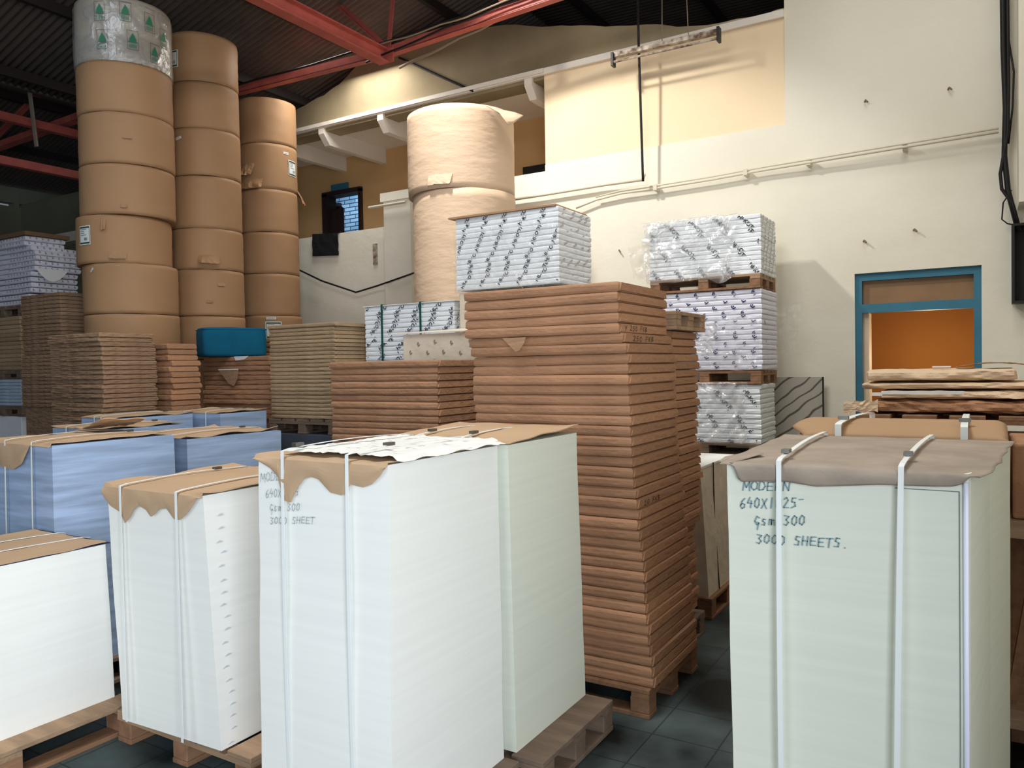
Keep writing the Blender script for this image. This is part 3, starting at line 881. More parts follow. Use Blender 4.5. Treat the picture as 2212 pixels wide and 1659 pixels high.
# crumpled printed sheet lying on the cover
rows = []
for i in range(27):
    t = i / 26
    rows.append([(lerp(-2.15, -1.60, j / 30) + 0.02 * nz(t * 5, 3.3) + 0.01 * nz(j, t), lerp(2.575, 1.94, t) + 0.02 * nz(j * .4, 9.1),
                  1.392 + 0.010 * abs(nz(j * .45, t * 7)) + 0.010 * abs(nz(j * .2, t * 3, 4)) - (0.016 * (j - 26) / 4 if j > 26 else 0)) for j in range(31)])
MB().grid(rows).build('crumpled_sheet', white_sheet, w3, solid=0.001)
mk = MB(); rr = random.Random(5)
for i in range(46):
    x, y = rr.uniform(-2.08, -1.70), rr.uniform(2.00, 2.48)
    mk.add([(x, y, 1.4125), (x + .022, y + .004, 1.4125), (x + .03, y + .012, 1.4125), (x + .006, y + .009, 1.4125)], [(0, 1, 2, 3)])
mk.build('sheet_print', ink_brown, w3)
s3a = strap(-2.159 * K3, 1.885, 2.56, 0.14, 1.396, w3, clip=0.10, xt=-2.07); s3b = strap(-1.847 * K3, 1.885, 2.56, 0.14, 1.396, w3, clip=0.30, xt=-1.77)
hw = MB()
for tx, a, c, h_ in (('MODERN', (-2.285, 1.272), (-2.12, 1.292), .030), ('640X1025', (-2.26, 1.215), (-2.085, 1.232), .030), ('Gsm 300', (-2.24, 1.165), (-2.08, 1.182), .027), ('3000 SHEET', (-2.240, 1.120), (-2.01, 1.142), .024)):
    a, c = k3([a, c])
    s_ = handwriting(tx, a, c, h_, .0024, 'y', 1.888)
    hw.add(s_.v, s_.f)
hw.build('handwriting', pencil, w3)
w4 = paper_stack('paper_stack', 'tall white paper stack just behind and right of the front centre stack',
                 rect(-2.25, -1.602, 2.610, 3.235), rect(-2.25, -1.602, 2.585, 3.18), 0.14, 1.372, green_paper, 11)
cover(-2.25, -1.605, 2.585, 3.18, 1.374, None, 14, curl=0.010, bow=0.016, over=0.010, back_dz=0.022).build('cardboard_cover', card, w4, solid=0.004, offset=1)
strap(-2.08, 2.61, 3.2, 0.14, 1.386, w4, clip=0.2); strap(-1.84, 2.61, 3.2, 0.14, 1.386, w4, clip=0.15)

# right stack
pallet(-0.75, 0.10, 2.3, 3.38, 0.14, 'wooden pallet under the big handwritten stack at right', wood, wood)
wr = paper_stack('paper_stack', 'big pale green-white paper stack at right with readable handwriting and grey-brown cover',
                 [(-0.669, 2.37), (-0.045, 2.37), (-0.040, 2.385), (0.010, 2.93), (0.014, 2.95), (0.070, 3.31), (-0.69, 3.31)],
                 [(-0.680, 2.37), (-0.040, 2.37), (-0.035, 2.385), (0.010, 2.93), (0.014, 2.95), (0.074, 3.31), (-0.70, 3.31)], 0.14, 1.375, green_paper, 15)
# grey-brown top with flap
skr = [(-0.69, 1.375), (-0.655, 1.372), (-0.645, 1.345), (-0.638, 1.322), (-0.56, 1.328), (-0.502, 1.331), (-0.42, 1.322), (-0.375, 1.326), (-0.254, 1.338), (-0.12, 1.342), (-0.075, 1.345), (-0.055, 1.352), (-0.03, 1.378)]
mb = MB(); rows = []
for i in range(31):
    t = i / 30
    y = lerp(3.34, 2.362, t)
    row = []
    for j in range(65):
        u = j / 64
        xl = lerp(-0.715, -0.695, t) + 0.010 * nz(y * 7, 3); xr_ = (lerp(0.09, 0.005, t) if t < 0.9 else lerp(0.013, -0.015, (t - .9) / .1)) + 0.008 * nz(y * 9, 7)
        x = lerp(xl, xr_, u)
        z = 1.378 + 0.014 * math.sin(PI * u) * math.sin(PI * t) + 0.002 * nz(x * 12, y * 12)
        e = max(0, u - 0.92) / 0.08
        z += 0.012 * e * abs(nz(y * 5, 1.0)) - (0.008 * e if t > 0.6 else 0)
        row.append((x, y, z))
    rows.append(row)
for k in range(0, 7):
    t = k / 6
    row = []
    for p in rows[30]:
        zb = interp(skr, p[0]); zt = 1.374
        row.append((p[0], 2.354 - 0.012 * math.sin(PI * t) * (0.5 + 0.7 * nz(p[0] * 6, 5)), min(zt, lerp(zt, zb, t)) - 0.0005 * k))
    rows.append(row)
mb.grid(rows).build('kraft_cover', cover_grey, wr, solid=0.0025, offset=1, smooth=True)
MB().add([(-0.715, 2.40, 1.372), (-0.66, 2.35, 1.376), (-0.60, 2.50, 1.392), (-0.64, 2.58, 1.392), (-0.722, 2.50, 1.376)], [(0, 1, 2, 3, 4)]).build('lifted_corner', cover_grey, wr, solid=0.002)
strap(-0.520, 2.350, 3.34, 0.16, 1.385, wr, w_=0.0145, bulge=0.012, clip=0.12, xt=-0.555)
strap(-0.198, 2.350, 3.34, 0.16, 1.385, wr, w_=0.0145, bulge=0.012, clip=0.18, xt=-0.175, lean=-0.02)
# pale corner guard and inset panel edge on the front face
cg = MB().tube([(-0.047, 2.366, 0.16), (-0.046, 2.366, 0.7), (-0.046, 2.366, 1.352)], 0.007, 8)
cg.build('corner_guard', mat('pale_plastic', srgb(235, 238, 255), 0.25), wr, smooth=True)
MB().box(-0.215, -0.06, 2.3665, 2.3685, 1.326, 1.328).box(-0.062, -0.060, 2.3665, 2.3685, 0.16, 1.326).build('panel_edge', mat('grey_line', srgb(120, 130, 124)), wr)
hw = MB()
for tx, a, c, h_ in (('MODERN', (-0.630, 1.293), (-0.490, 1.300), .028), ('640X1025-', (-0.640, 1.238), (-0.450, 1.252), .032), ('Gsm 300', (-0.598, 1.188), (-0.448, 1.204), .030), ('3000 SHEETS.', (-0.592, 1.136), (-0.330, 1.148), .028)):
    s_ = handwriting(tx, a, c, h_, .0030, 'y', 2.3645)
    hw.add(s_.v, s_.f)
hw.build('handwriting', marker, wr)

# C: cardboard-topped box behind it
cb_ = thing('cardboard_carton', 'wide brown cardboard carton with two white straps behind the handwritten stack', 'carton', (-0.35, 4.0, 0))
MB().prism([(-0.72, 3.62), (0.05, 3.62), (0.05, 4.32), (-0.72, 4.32)], 0.02, 1.355).build('carton_body', card_dark, cb_)
rows = []
for i in range(19):
    t = i / 18
    y = lerp(4.36, 3.60, t)
    row = []
    for j in range(41):
        u = j / 40
        ch = max(0, 0.10 - t) * 0.6 + (max(0, t - 0.85) * 0.5 if u < 0.5 else 0)
        x = lerp(-0.765 + ch, 0.075 - ch * 0.6, u)
        edge = max(0, abs(u - .5) * 2 - 0.93) / 0.07
        row.append((x, y, 1.368 + 0.045 * math.sin(PI * min(1, (1 - t) * 1.15 + 0.0)) ** 0.6 * 0.9 - 0.015 * edge if t > 0 else 1.372))
    rows.append(row)
rows.append([(p[0], 3.592, 1.360) for p in rows[-1]])
rows.append([(p[0], 3.59, 1.315 + 0.004 * nz(p[0] * 20, 1)) for p in rows[-1]])
MB().grid(rows).build('lid', card_dark, cb_, solid=0.004, offset=1, smooth=True)
for x, xt in ((-0.545, -0.50), (-0.075, -0.080)):
    s_ = strap(x, 3.588, 4.36, 0.1, 1.372, cb_, w_=0.026, xt=xt, bulge=0.004)
    MB().box(x - 0.022, x + 0.022, 3.72, 3.75, 1.388, 1.402).build('buckle', steel_m, s_)
    s_.location.z += 0.030

# crumpled kraft bundles behind the carton
pallet(-0.62, 0.45, 4.75, 5.6, 1.375, 'orange-brown pallet under the crumpled kraft bundles at right edge', wood2, wood2, h=0.13, group=None)
MB_ = MB().box(-0.60, 0.45, 4.78, 5.55, 0.0, 1.24)
tag(MB_.build('storage_crate', card_dark, bevel=0.01), 'brown crate carrying the pallet of crumpled kraft bundles', 'crate')


def bundle(x0, x1, y0, y1, z0, z1, seed, m, lump=0.02, wave=0.0):
    mb = MB(); rings = []
    nx = 60; nv = 14
    rr = random.Random(seed)
    for i in range(nx + 1):
        u = i / nx
        x = lerp(x0, x1, u)
        e = 1.0 if 0.0 < u < 1.0 else 0.82
        ring = []
        for k in range(nv * 2):
            a = 2 * PI * k / (nv * 2)
            cx_, cz_ = math.cos(a), math.sin(a)
            p = 0.28
            sy = math.copysign(abs(cx_) ** p, cx_); sz = math.copysign(abs(cz_) ** (p + .25), cz_)
            hy = (y1 - y0) / 2 * e; hz = (z1 - z0) / 2 * e * 0.93
            d = 1 + lump * nz(x * 5 + seed, a * 1.4, seed * 1.7) * 2 + lump * nz(x * 16 + sz * 4 + seed, a * 2.5, 3.1)
            zc = (z0 + z1) / 2 + wave * nz(u * 2.5, seed)
            ring.append((x + 0.02 * nz(a, seed, u * 9) * (1 if u in (0, 1) else 0.2), (y0 + y1) / 2 + hy * sy * (1 + (d - 1) * .35), zc + hz * sz * (1 + (d - 1) * 1.3)))
        rings.append(ring)
    n = nv * 2
    vs = [p for r_ in rings for p in r_]
    fs = [(i * n + k, i * n + (k + 1) % n, (i + 1) * n + (k + 1) % n, (i + 1) * n + k) for i in range(nx) for k in range(n)]
    fs.append(tuple(range(n))[::-1]); fs.append(tuple(nx * n + k for k in range(n)))
    return mb.add(vs, fs)


kb = mat('bundle_kraft', srgb(222, 194, 162), 0.75, 0.12, 4, 0.9, 7, (1, 1, 2), bump_dist=0.04)
kb2 = mat('bundle_kraft_red', srgb(176, 130, 96), 0.7, 0.2, 4, 0.9, 9, bump_dist=0.03)
bl = [(-0.56, 0.45, 1.378, 1.455, kb2, 'lowest crumpled reddish kraft bundle at right', 0.20), (-0.52, 0.46, 1.458, 1.508, kb, 'thin kraft bundle with white paper showing, third from top at right', 0.16),
      (-0.615, 0.20, 1.512, 1.552, kb, 'flat kraft bundle second from top of the crumpled pile at right', 0.12), (-0.59, 0.14, 1.556, 1.625, kb, 'thickest kraft bundle on top of the crumpled pile at right', 0.11)]
for i, (xa, xb, za, zb, m_, lb, lp) in enumerate(bl):
    t = thing('kraft_bundle', lb, 'bundle', ((xa + xb) / 2, 5.0, za), 'crumpled kraft bundles')
    bundle(xa, xb, 4.82 + 0.02 * i, 5.5, za, zb, 20 + i, m_, lp * 0.7, 0.004).build('wrapper', m_, t)
    if i == 1:
        MB().box(-0.50, -0.10, 4.825, 4.835, 1.487, 1.505).build('white_paper_edge', white_sheet, t)
        MB().box(-0.555, -0.50, 4.83, 4.86, 1.478, 1.496).build('white_paper_edge', white_sheet, t)
    if i == 3:
        rows = [[(lerp(-0.15, 0.24, j / 16), 5.05 + 0.3 * k / 6, 1.632 + 0.022 * math.sin(j / 16 * PI) + 0.008 * nz(j, k * .6)) for j in range(17)] for k in range(7)]
        MB().grid(rows).build('loose_flap', mat('flap_brown', srgb(150, 108, 70)), t, solid=0.002)
        MB().box(-0.26, -0.17, 5.0, 5.1, 1.632, 1.640).build('white_slip', white_sheet, t)
    if i == 0:
        rows = [[(lerp(-0.70, -0.52, j / 9), 4.80 + 0.01 * nz(j * .9, k), 1.385 + 0.012 * k + 0.03 * abs(nz(j * .8, k * .7, 2)) - 0.01 * (9 - j) / 9) for j in range(10)] for k in range(6)]
        MB().grid(rows).build('torn_end', kb, t, solid=0.002)

# rack at the right edge
rk = thing('storage_rack', 'wooden rack with pale shelf boards at the right edge of the photo', 'rack', (0.5, 4.0, 0))
MB().box(0.075, 0.9, 3.72, 4.4, 0.95, 1.02).build('shelf_board', wood, rk)
MB().box(0.075, 0.9, 3.72, 4.4, 0.17, 0.25).build('shelf_board', wood, rk)
MB().box(0.80, 0.88, 3.74, 3.82, 0.25, 0.95).build('post', wood2, rk); MB().box(0.80, 0.88, 4.28, 4.36, 0.25, 0.95).build('post', wood2, rk)
MB().box(0.09, 0.17, 4.28, 4.36, 0.25, 0.95).build('post', wood2, rk)
MB().box(0.09, 0.17, 4.0, 4.08, 0.0, 0.17).build('foot', wood2, rk); MB().box(0.80, 0.88, 4.0, 4.08, 0.0, 0.17).build('foot', wood2, rk)
tag(MB().box(0.09, 0.8, 3.76, 4.3, 1.022, 1.33).build('cardboard_carton', kb2, bevel=0.01), 'plain brown carton on the upper shelf at the right edge', 'carton')
tag(MB().bar((0.085, 3.80, 0.252), (0.185, 3.80, 0.93), 0.035, 0.05).build('leaning_board', wood2), 'brown board leaning inside the rack at the right edge', 'board')

# ============================================================ blue stacks
def blue_stack(label, x0, x1, y0, y1, z1, seed, skirt=None, over=0.01, curl=0.02, bow=0.02, slew=0.0, **k):
    pb = [(x0, y0), (x1, y0), (x1 + slew, y1), (x0 + slew, y1)]
    t = paper_stack('paper_stack', label, pb, pb, 0.14, z1, blue_paper, seed, amp=0.008)
    cover(x0, x1 - 0.005, y0, y1, z1 + 0.002, skirt, seed, curl=curl, bow=bow, over=over).build('cardboard_cover', card, t, solid=0.004, offset=1)
    strap(x0 + 0.2, y0 - 0.01, y1, 0.14, z1 + 0.01, t, w_=0.011); strap(x1 - 0.17, y0 - 0.01, y1, 0.14, z1 + 0.01, t, w_=0.011, clip=0.8)
    return t


b1 = blue_stack('blue-edged paper stack at left edge with half-round cover flap and curled cardboard on top', -4.73, -4.09, 2.16, 2.83, 1.315, 21,
                [(-4.8, 1.31), (-4.66, 1.24), (-4.56, 1.18), (-4.45, 1.175), (-4.36, 1.21), (-4.29, 1.29), (-4.27, 1.313), (-4.0, 1.315)], slew=0.05)
fl = MB(); rows = []
for i in range(13):
    t = i / 12
    rows.append([(lerp(-4.72, -4.34, j / 12), lerp(2.62, 2.9, t) - 0.05 * j / 12, 1.352 + 0.07 * (j / 12) ** 2 * (1 - .3 * t) + 0.012 * nz(j * .4, t * 3)) for j in range(13)])
fl.grid(rows).build('curled_flap', card, b1, solid=0.005)
blue_stack('blue-edged paper stack behind the leftmost blue stack, its right part', -4.76, -4.12, 2.97, 3.66, 1.275, 23, over=0.012, slew=0.04)
blue_stack('blue-edged paper stack further back, low strip showing under cardboard', -6.26, -5.80, 3.55, 4.24, 1.325, 25)
blue_stack('rearmost light blue paper stack below the teal cushion pile', -6.16, -5.50, 4.29, 4.78, 1.325, 27)
blue_stack('blue-edged stack under wide cardboard at the left edge behind others', -5.70, -5.05, 3.02, 3.62, 1.30, 29)
for a in ((-4.80, -4.03, 2.2, 2.9, 'leftmost blue stack'), (-4.80, -4.05, 2.98, 3.7, 'second blue stack'), (-6.28, -5.78, 3.56, 4.24, 'third blue stack'), (-6.2, -5.45, 4.29, 4.8, 'rear light blue stack'), (-5.75, -5.0, 3.02, 3.65, 'left edge blue stack')):
    pallet(*a[:4], 0.14, 'wooden pallet under the ' + a[4], wood_grey, wood_grey)


# ============================================================ reams
def ream_mesh(name, w_, d_, t_, m, seed, bulge=0.010, lump=0.003, folds=True, nx=14, ny=10, rnd=0.3, wrink=0.0):
    """wrapped ream centred on x,y with base at z=0; rounded edges, end folds on the +x and -x faces"""
    mb = MB()
    prof = [(0.0, bulge * 1.0), (0.10, bulge * 0.35), (0.28, 0.0), (0.72, 0.0), (0.90, bulge * 0.35), (1.0, bulge * 1.0)]
    per = []
    hx, hy = w_ / 2, d_ / 2
    for i in range(nx): per.append((-hx + w_ * i / nx, -hy, 0, -1))
    for i in range(ny): per.append((hx, -hy + d_ * i / ny, 1, 0))
    for i in range(nx): per.append((hx - w_ * i / nx, hy, 0, 1))
    for i in range(ny): per.append((-hx, hy - d_ * i / ny, -1, 0))
    rings = []
    for (t, ins) in prof:
        ring = []
        for (x, y, nx_, ny_) in per:
            s1 = lump * nz(x * 5 + seed * 3.1, y * 5, seed) + wrink * nz(x * 11 + t * 2.5 + seed, y * 11 + t * 2, t * 3)
            fx = (hx - ins + s1) / hx; fy = (hy - ins + s1) / hy
            z = t * t_ + t_ * 0.10 * nz(x * 3 + seed, y * 3, 5.5) * (1 if 0 < t < 1 else 0.25)
            ring.append((x * fx, y * fy, z))
        rings.append(ring)
    n = len(per)
    vs = [p for r_ in rings for p in r_]
    fs = [(j * n + i, j * n + (i + 1) % n, (j + 1) * n + (i + 1) % n, (j + 1) * n + i) for j in range(len(rings) - 1) for i in range(n)]
    fs.append(tuple(range(n))[::-1]); fs.append(tuple((len(rings) - 1) * n + i for i in range(n)))
    mb.add(vs, fs)
    if folds:
        for sx in (1, -1):
            x = sx * (hx - 0.001); xo = sx * (hx + 0.005)
            q = [(-hy + 0.030, t_ * 0.92), (-hy + 0.006, t_ * 0.12), (hy - 0.006, t_ * 0.12), (hy - 0.030, t_ * 0.92)]
            if sx > 0: mb.prism_x(q, x - 0.004, xo)
            else: mb.prism_x(q, xo, x + 0.004)
    me = bpy.data.meshes.new(name)
    me.from_pydata(mb.v, [], mb.f)
    me.materials.append(m)
    bm = bmesh.new(); bm.from_mesh(me); bmesh.ops.recalc_face_normals(bm, faces=bm.faces); bm.to_mesh(me); bm.free()
    return me


def ream_stack(label, group, xr, y0, w_, d_, ztop, t_, n, m, seed=1, xprof=None, yprof=None, jit=0.004, rot=0.004, folds=True, bulge=0.010, lump=0.003, name='paper_ream', wrink=0.0, top_over=0.0, nvar=4):
    """n reams, topmost first; xr = x of the right face, y0 = y of the front face"""
    rr = random.Random(seed)
    mes = [ream_mesh(name, w_, d_, t_ * 0.975, m, seed * 7 + k, bulge, lump, folds, wrink=wrink) for k in range(nvar)]
    if top_over: mes.append(ream_mesh(name, w_ + top_over, d_ + top_over, t_ * 0.975, m, seed * 7 + 9, bulge, lump, folds))
    out = []
    for i in range(n):
        zb = ztop - (i + 1) * t_
        x = xprof(zb + t_ / 2) if xprof else xr
        y = yprof(zb + t_ / 2) if yprof else y0
        me = mes[-1] if (top_over and i == 0) else mes[rr.randrange(nvar)]
        o = bpy.data.objects.new(name, me)
        COL.objects.link(o)
        o.location = (x - w_ / 2 + rr.uniform(-jit, jit), y + d_ / 2 + rr.uniform(-jit, jit), zb)
        o.rotation_euler = (0, 0, rr.uniform(-rot, rot))
        tag(o, label % ordinal(i), 'ream', group)
        out.append(o)
    return out


def base_load(label, x0, x1, y0, y1, z1, m=kraft, pallet_m=wood_grey):
    """hidden lower pallet load that carries a visible stack"""
    t = thing('pallet_load', label, 'pallet load', ((x0 + x1) / 2, (y0 + y1) / 2, 0))
    MB().box(x0, x1, y0, y1, 0.10, z1).build('wrapped_block', m, t, bevel=0.008)
    for xx in (x0, (x0 + x1) / 2 - 0.05, x1 - 0.1):
        MB().box(xx, xx + 0.1, y0, y1, 0, 0.10).build('runner', pallet_m, t)
    return t


# T1: tall leaning tower in the middle
t1x = [(0.165, -1.352), (0.33, -1.368), (0.548, -1.388), (0.768, -1.402), (0.988, -1.422), (1.208, -1.436), (1.318, -1.449), (1.54, -1.455), (1.738, -1.455), (1.783, -1.471), (1.827, -1.490), (1.872, -1.501), (2.10, -1.502)]
T1 = ream_stack('brown kraft ream %s of the tall leaning tower in the middle', 'reams of the tall middle tower', 0, 3.45, 0.895, 0.66, 2.082, 0.0498, 39, kraft_warm, 3,
                xprof=lambda z: interp(t1x, z), jit=0.006, rot=0.006, lump=0.004)
pallet(-2.30, -1.36, 3.42, 4.14, 0.14, 'worn wooden pallet under the tall leaning brown tower', wood2, wood2, run='x')
# torn flap of one ream and pen marks on two
mb = MB().prism_y([(-2.145, 1.828), (-2.002, 1.829), (-2.012, 1.80), (-2.04, 1.762), (-2.066, 1.756)], 3.424, 3.427)
fl = mb.build('torn_flap', kraft, None); fl.parent = T1[5]; fl.location = fl.location - T1[5].location; fl['label'] = 'torn triangular flap'
def onream(ob, mb, name, m):
    o = mb.build(name, m, None)
    o.parent = ob; o.location = Vector(o.location) - Vector(ob.location)
    return o
onream(T1[4], handwriting('Y 250 FKB', (3.50, 2.082 - 5 * .0498 + .012), (3.80, 2.082 - 5 * .0498 + .012), .026, .003, 'x', T1[4].location.x + 0.4475 + 0.0075), 'pen_marking', pen)
onream(T1[5], handwriting(' 250 FKB', (3.52, 2.082 - 6 * .0498 + .010), (3.84, 2.082 - 6 * .0498 + .010), .026, .003, 'x', T1[5].location.x + 0.4475 + 0.0075), 'pen_marking', pen)
onream(T1[21], handwriting('20 FKB', (3.52, 2.082 - 22 * .0498 + .010), (3.74, 2.082 - 22 * .0498 + .010), .024, .003, 'x', T1[21].location.x + 0.4475 + 0.0075), 'pen_marking', pen)

# T2: second tower behind it, with an upside pallet on top
ream_stack('brown kraft ream %s of the narrow rear tower', 'reams of the rear middle tower', 0, 4.20, 0.895, 0.46, 1.868, 0.0445, 38, kraft_warm, 4,
           xprof=lambda z: -1.51 + 0.03 * nz(z * 2.2, 3.3) + (0.02 if z < 1.2 else 0) + (-.04 if z < 0.7 else 0), jit=0.010, rot=0.01)
pallet(-2.38, -1.47, 4.17, 4.70, 1.975, 'small wooden pallet lying on top of the rear brown tower', wood, wood, h=0.105)
pallet(-2.45, -1.50, 4.18, 4.72, 0.14, 'wooden pallet at the foot of the rear brown tower', wood_grey, wood_grey)

# K: strapped carton of wrapped reams near the floor
kx = thing('wrapped_carton', 'cream printed paper-wrapped block with thin black strap on the floor pallet', 'carton', (-1.9, 5.3, 0.14))
sheet_block(rect(-2.28, -1.56, 4.99, 5.72), rect(-2.28, -1.60, 4.97, 5.74), 0.14, 0.985, 31, amp=0.004).build('wrapper', wrap_cream, kx)
MB().box(-2.29, -1.595, 4.96, 5.75, 0.986, 1.0).build('top_board', white_sheet, kx)
MB().tube([(-1.556, 5.22, 0.14), (-1.585, 5.22, 0.6), (-1.590, 5.22, 1.003)], 0.004, 5).build('strap', black_m, kx)
pallet(-2.35, -1.53, 4.96, 5.76, 0.14, 'wooden pallet under the cream printed block beside the tower', wood2, wood2)

# m: low reddish stack in the middle
ream_stack('brown kraft ream %s of the low stack left of the middle tower', 'reams of the low middle stack', -3.115, 4.15, 0.965, 0.56, 1.735, 0.0475, 14, kraft_warm, 5, top_over=0.02, lump=0.004)
base_load('kraft-wrapped pallet load under the low stack left of the middle tower', -4.07, -3.12, 4.16, 4.72, 1.735 - 14 * .0475, kraft_warm)
# G: grey-brown stack
G = ream_stack('brown kraft ream %s of the tidy stack above the dark pallet', 'reams of the stack above the dark pallet', -4.862, 5.00, 0.82, 0.43, 2.098, 0.0358, 24, kraft_grey, 6, top_over=0.03, wrink=0.004, jit=0.004)
pallet(-5.70, -4.85, 4.98, 5.46, 1.236, 'dark wooden pallet under the tidy brown stack', wood_grey, wood_grey, h=0.13)
base_load('dark grey film-wrapped pallet load below the tidy brown stack', -5.72, -4.85, 4.98, 5.46, 1.104, grey_wrap)
# L2
ream_stack('wrinkled brown ream %s of the wide left stack', 'reams of the wide left stack', 0, 3.78, 0.78, 0.50, 2.03, 0.040, 20, kraft_wrinkled, 7,
           xprof=lambda z: -6.34 - 0.03 * (1 if z > 1.93 else 0) + 0.012 * nz(z * 3, 2), jit=0.010, rot=0.012, lump=0.006, wrink=0.010)
base_load('kraft-wrapped pallet load under the wide left stack', -7.12, -6.36, 3.8, 4.25, 2.03 - 20 * .04, kraft_wrinkled)
# L1
ream_stack('brown kraft ream %s of the tall stack at far left', 'reams of the tall far left stack', 0, 4.60, 0.80, 0.43, 2.565, 0.0415, 30, kraft_wrinkled, 8,
           xprof=lambda z: -8.45 + 0.03 * nz(z * 1.5, 7.7) - (0.05 if z < 1.9 else 0.0), jit=0.006, rot=0.006, lump=0.004, wrink=0.005)
base_load('kraft-wrapped pallet load under the tall far left stack', -9.27, -8.48, 4.62, 5.02, 2.565 - 30 * .0415, kraft_wrinkled)
# P
ream_stack('thick brown ream %s of the stack left of the cushion', 'reams of the stack left of the cushion', 0, 4.40, 0.58, 0.31, 1.945, 0.052, 12, kraft_warm, 9,
           xprof=lambda z: -6.34 + (0.035 if z < 1.78 else 0) + 0.01 * nz(z * 9, 1), jit=0.012, rot=0.02, lump=0.007, bulge=0.014, wrink=0.008)
base_load('kraft-wrapped pallet load under the stack left of the cushion', -6.92, -6.34, 4.42, 4.70, 1.945 - 12 * .052, kraft_warm)
# Q
Q = ream_stack('brown kraft ream %s of the stack carrying the teal cushion', 'reams under the cushion', -6.22, 5.45, 1.02, 0.43, 1.835, 0.050, 13, kraft_warm, 10, jit=0.016, rot=0.012, lump=0.006, wrink=0.008, bulge=0.012)
base_load('kraft-wrapped pallet load under the cushion stack', -7.22, -6.25, 5.49, 5.86, 1.835 - 13 * .05, kraft_warm)
q = lambda pts: [(x * 5.41 / 5.262, 1.68 + (z - 1.68) * 5.41 / 5.262) for x, z in pts]
onream(Q[3], MB().prism_y(q([(-6.78, 1.70), (-6.47, 1.70), (-6.49, 1.60), (-6.545, 1.53), (-6.62, 1.555)]), 5.425, 5.430), 'torn_flap', kraft)
onream(Q[3], MB().prism_y(q([(-6.77, 1.693), (-6.47, 1.693), (-6.47, 1.706), (-6.77, 1.706)]), 5.420, 5.424), 'white_paper_edge', white_sheet)
onream(Q[0], MB().prism_y(q([(-6.52, 1.832), (-6.30, 1.832), (-6.36, 1.80), (-6.5, 1.79)]), 5.420, 5.424), 'white_paper_edge', white_sheet)
onream(Q[12], MB().prism_y(q([(-6.85, 1.20), (-6.40, 1.30), (-6.35, 1.22), (-6.6, 1.17)]), 5.410, 5.414), 'torn_flap', kraft)
# P2 behind the cushion
ream_stack('brown kraft ream %s of the stack behind the cushion', 'reams behind the cushion', -6.79, 6.02, 0.52, 0.5, 2.05, 0.055, 9, kraft_warm, 12, jit=0.012, rot=0.01, bulge=0.014)
base_load('kraft-wrapped pallet load behind the cushion stack', -7.30, -6.80, 6.04, 6.5, 2.05 - 9 * .055, kraft_warm)

# teal cushion
bm = bmesh.new(); bmesh.ops.create_cube(bm, size=1.0)
bmesh.ops.subdivide_edges(bm, edges=bm.edges, cuts=10, use_grid_fill=True)
for v in bm.verts:
    x, y, z = v.co * 2
    px, py, pz = (abs(x) ** 8 + abs(y) ** 8 + abs(z) ** 8) ** (1 / 8), 0, 0
    s_ = 1 / px if px > 0 else 1
    s_ = s_ * 0.5 + 0.5
    v.co = Vector((x * s_ * 0.33 * (1 + 0.015 * nz(x, y, z)), y * s_ * 0.19, z * s_ * (0.155 + 0.006 * nz(x * 2, y, 2)) - (0.0)))
me = bpy.data.meshes.new('cushion'); bm.to_mesh(me); bm.free(); me.materials.append(teal)
for p in me.polygons: p.use_smooth = True
cu = thing('seat_cushion', 'teal blue fabric block cushion resting on the brown stack', 'cushion', (-6.93, 5.575, 1.838), rz=math.radians(65))
o = bpy.data.objects.new('cushion_body', me); COL.objects.link(o); o.parent = cu; o.location = (0, 0, 0.155)
pp = [(-0.320, -0.183), (0.320, -0.183), (0.320, 0.183), (-0.320, 0.183), (-0.320, -0.183)]
pm = MB().tube([(x * 1.01, y * 1.01, 0.286) for x, y in pp], 0.006, 6)
me2 = bpy.data.meshes.new('piping'); me2.from_pydata(pm.v, [], pm.f); me2.materials.append(teal)
o2 = bpy.data.objects.new('piping', me2); COL.objects.link(o2); o2.parent = cu


# ------------------------------------------------------------ printing on wraps
def text_mesh(txt, size):
    cu_ = bpy.data.curves.new('t', 'FONT'); cu_.body = txt; cu_.size = size; cu_.resolution_u = 2
    cu_.offset = 0.0022; cu_.align_x = 'CENTER'; cu_.align_y = 'CENTER'
    ob = bpy.data.objects.new('t', cu_); COL.objects.link(ob)
    dg = bpy.context.evaluated_depsgraph_get()
    me = bpy.data.meshes.new_from_object(ob.evaluated_get(dg))
    vs = [(v.co.x, v.co.y) for v in me.vertices]; fs = [tuple(p.vertices) for p in me.polygons]
    bpy.data.objects.remove(ob); bpy.data.curves.remove(cu_); bpy.data.meshes.remove(me)
    return vs, fs


HK = text_mesh('HI-KOTE', 0.062)


def logo(r_=0.02):
    vs = []; fs = []
    n = 14
    for i in range(n + 1):
        a = math.radians(60 + i * 270 / n)
        th = 0.25 * r_ + 0.22 * r_ * math.sin(PI * i / n)
        vs += [(r_ * math.cos(a), r_ * math.sin(a)), ((r_ - th) * math.cos(a), (r_ - th) * math.sin(a))]
    fs += [(2 * i, 2 * i + 1, 2 * i + 3, 2 * i + 2) for i in range(n)]
    k = len(vs)
    vs += [(r_ * .35 * math.cos(i * PI / 4), r_ * .35 * math.sin(i * PI / 4) + r_ * 0.1) for i in range(8)]
    fs.append(tuple(range(k, k + 8)))
    k = len(vs)
    vs += [(-r_ * .9, -r_ * 1.1), (r_ * .9, -r_ * 0.6), (r_ * .9, -r_ * 0.85), (-r_ * .9, -r_ * 1.35)]
    fs.append((k, k + 1, k + 2, k + 3))
    return vs, fs


LG = logo()


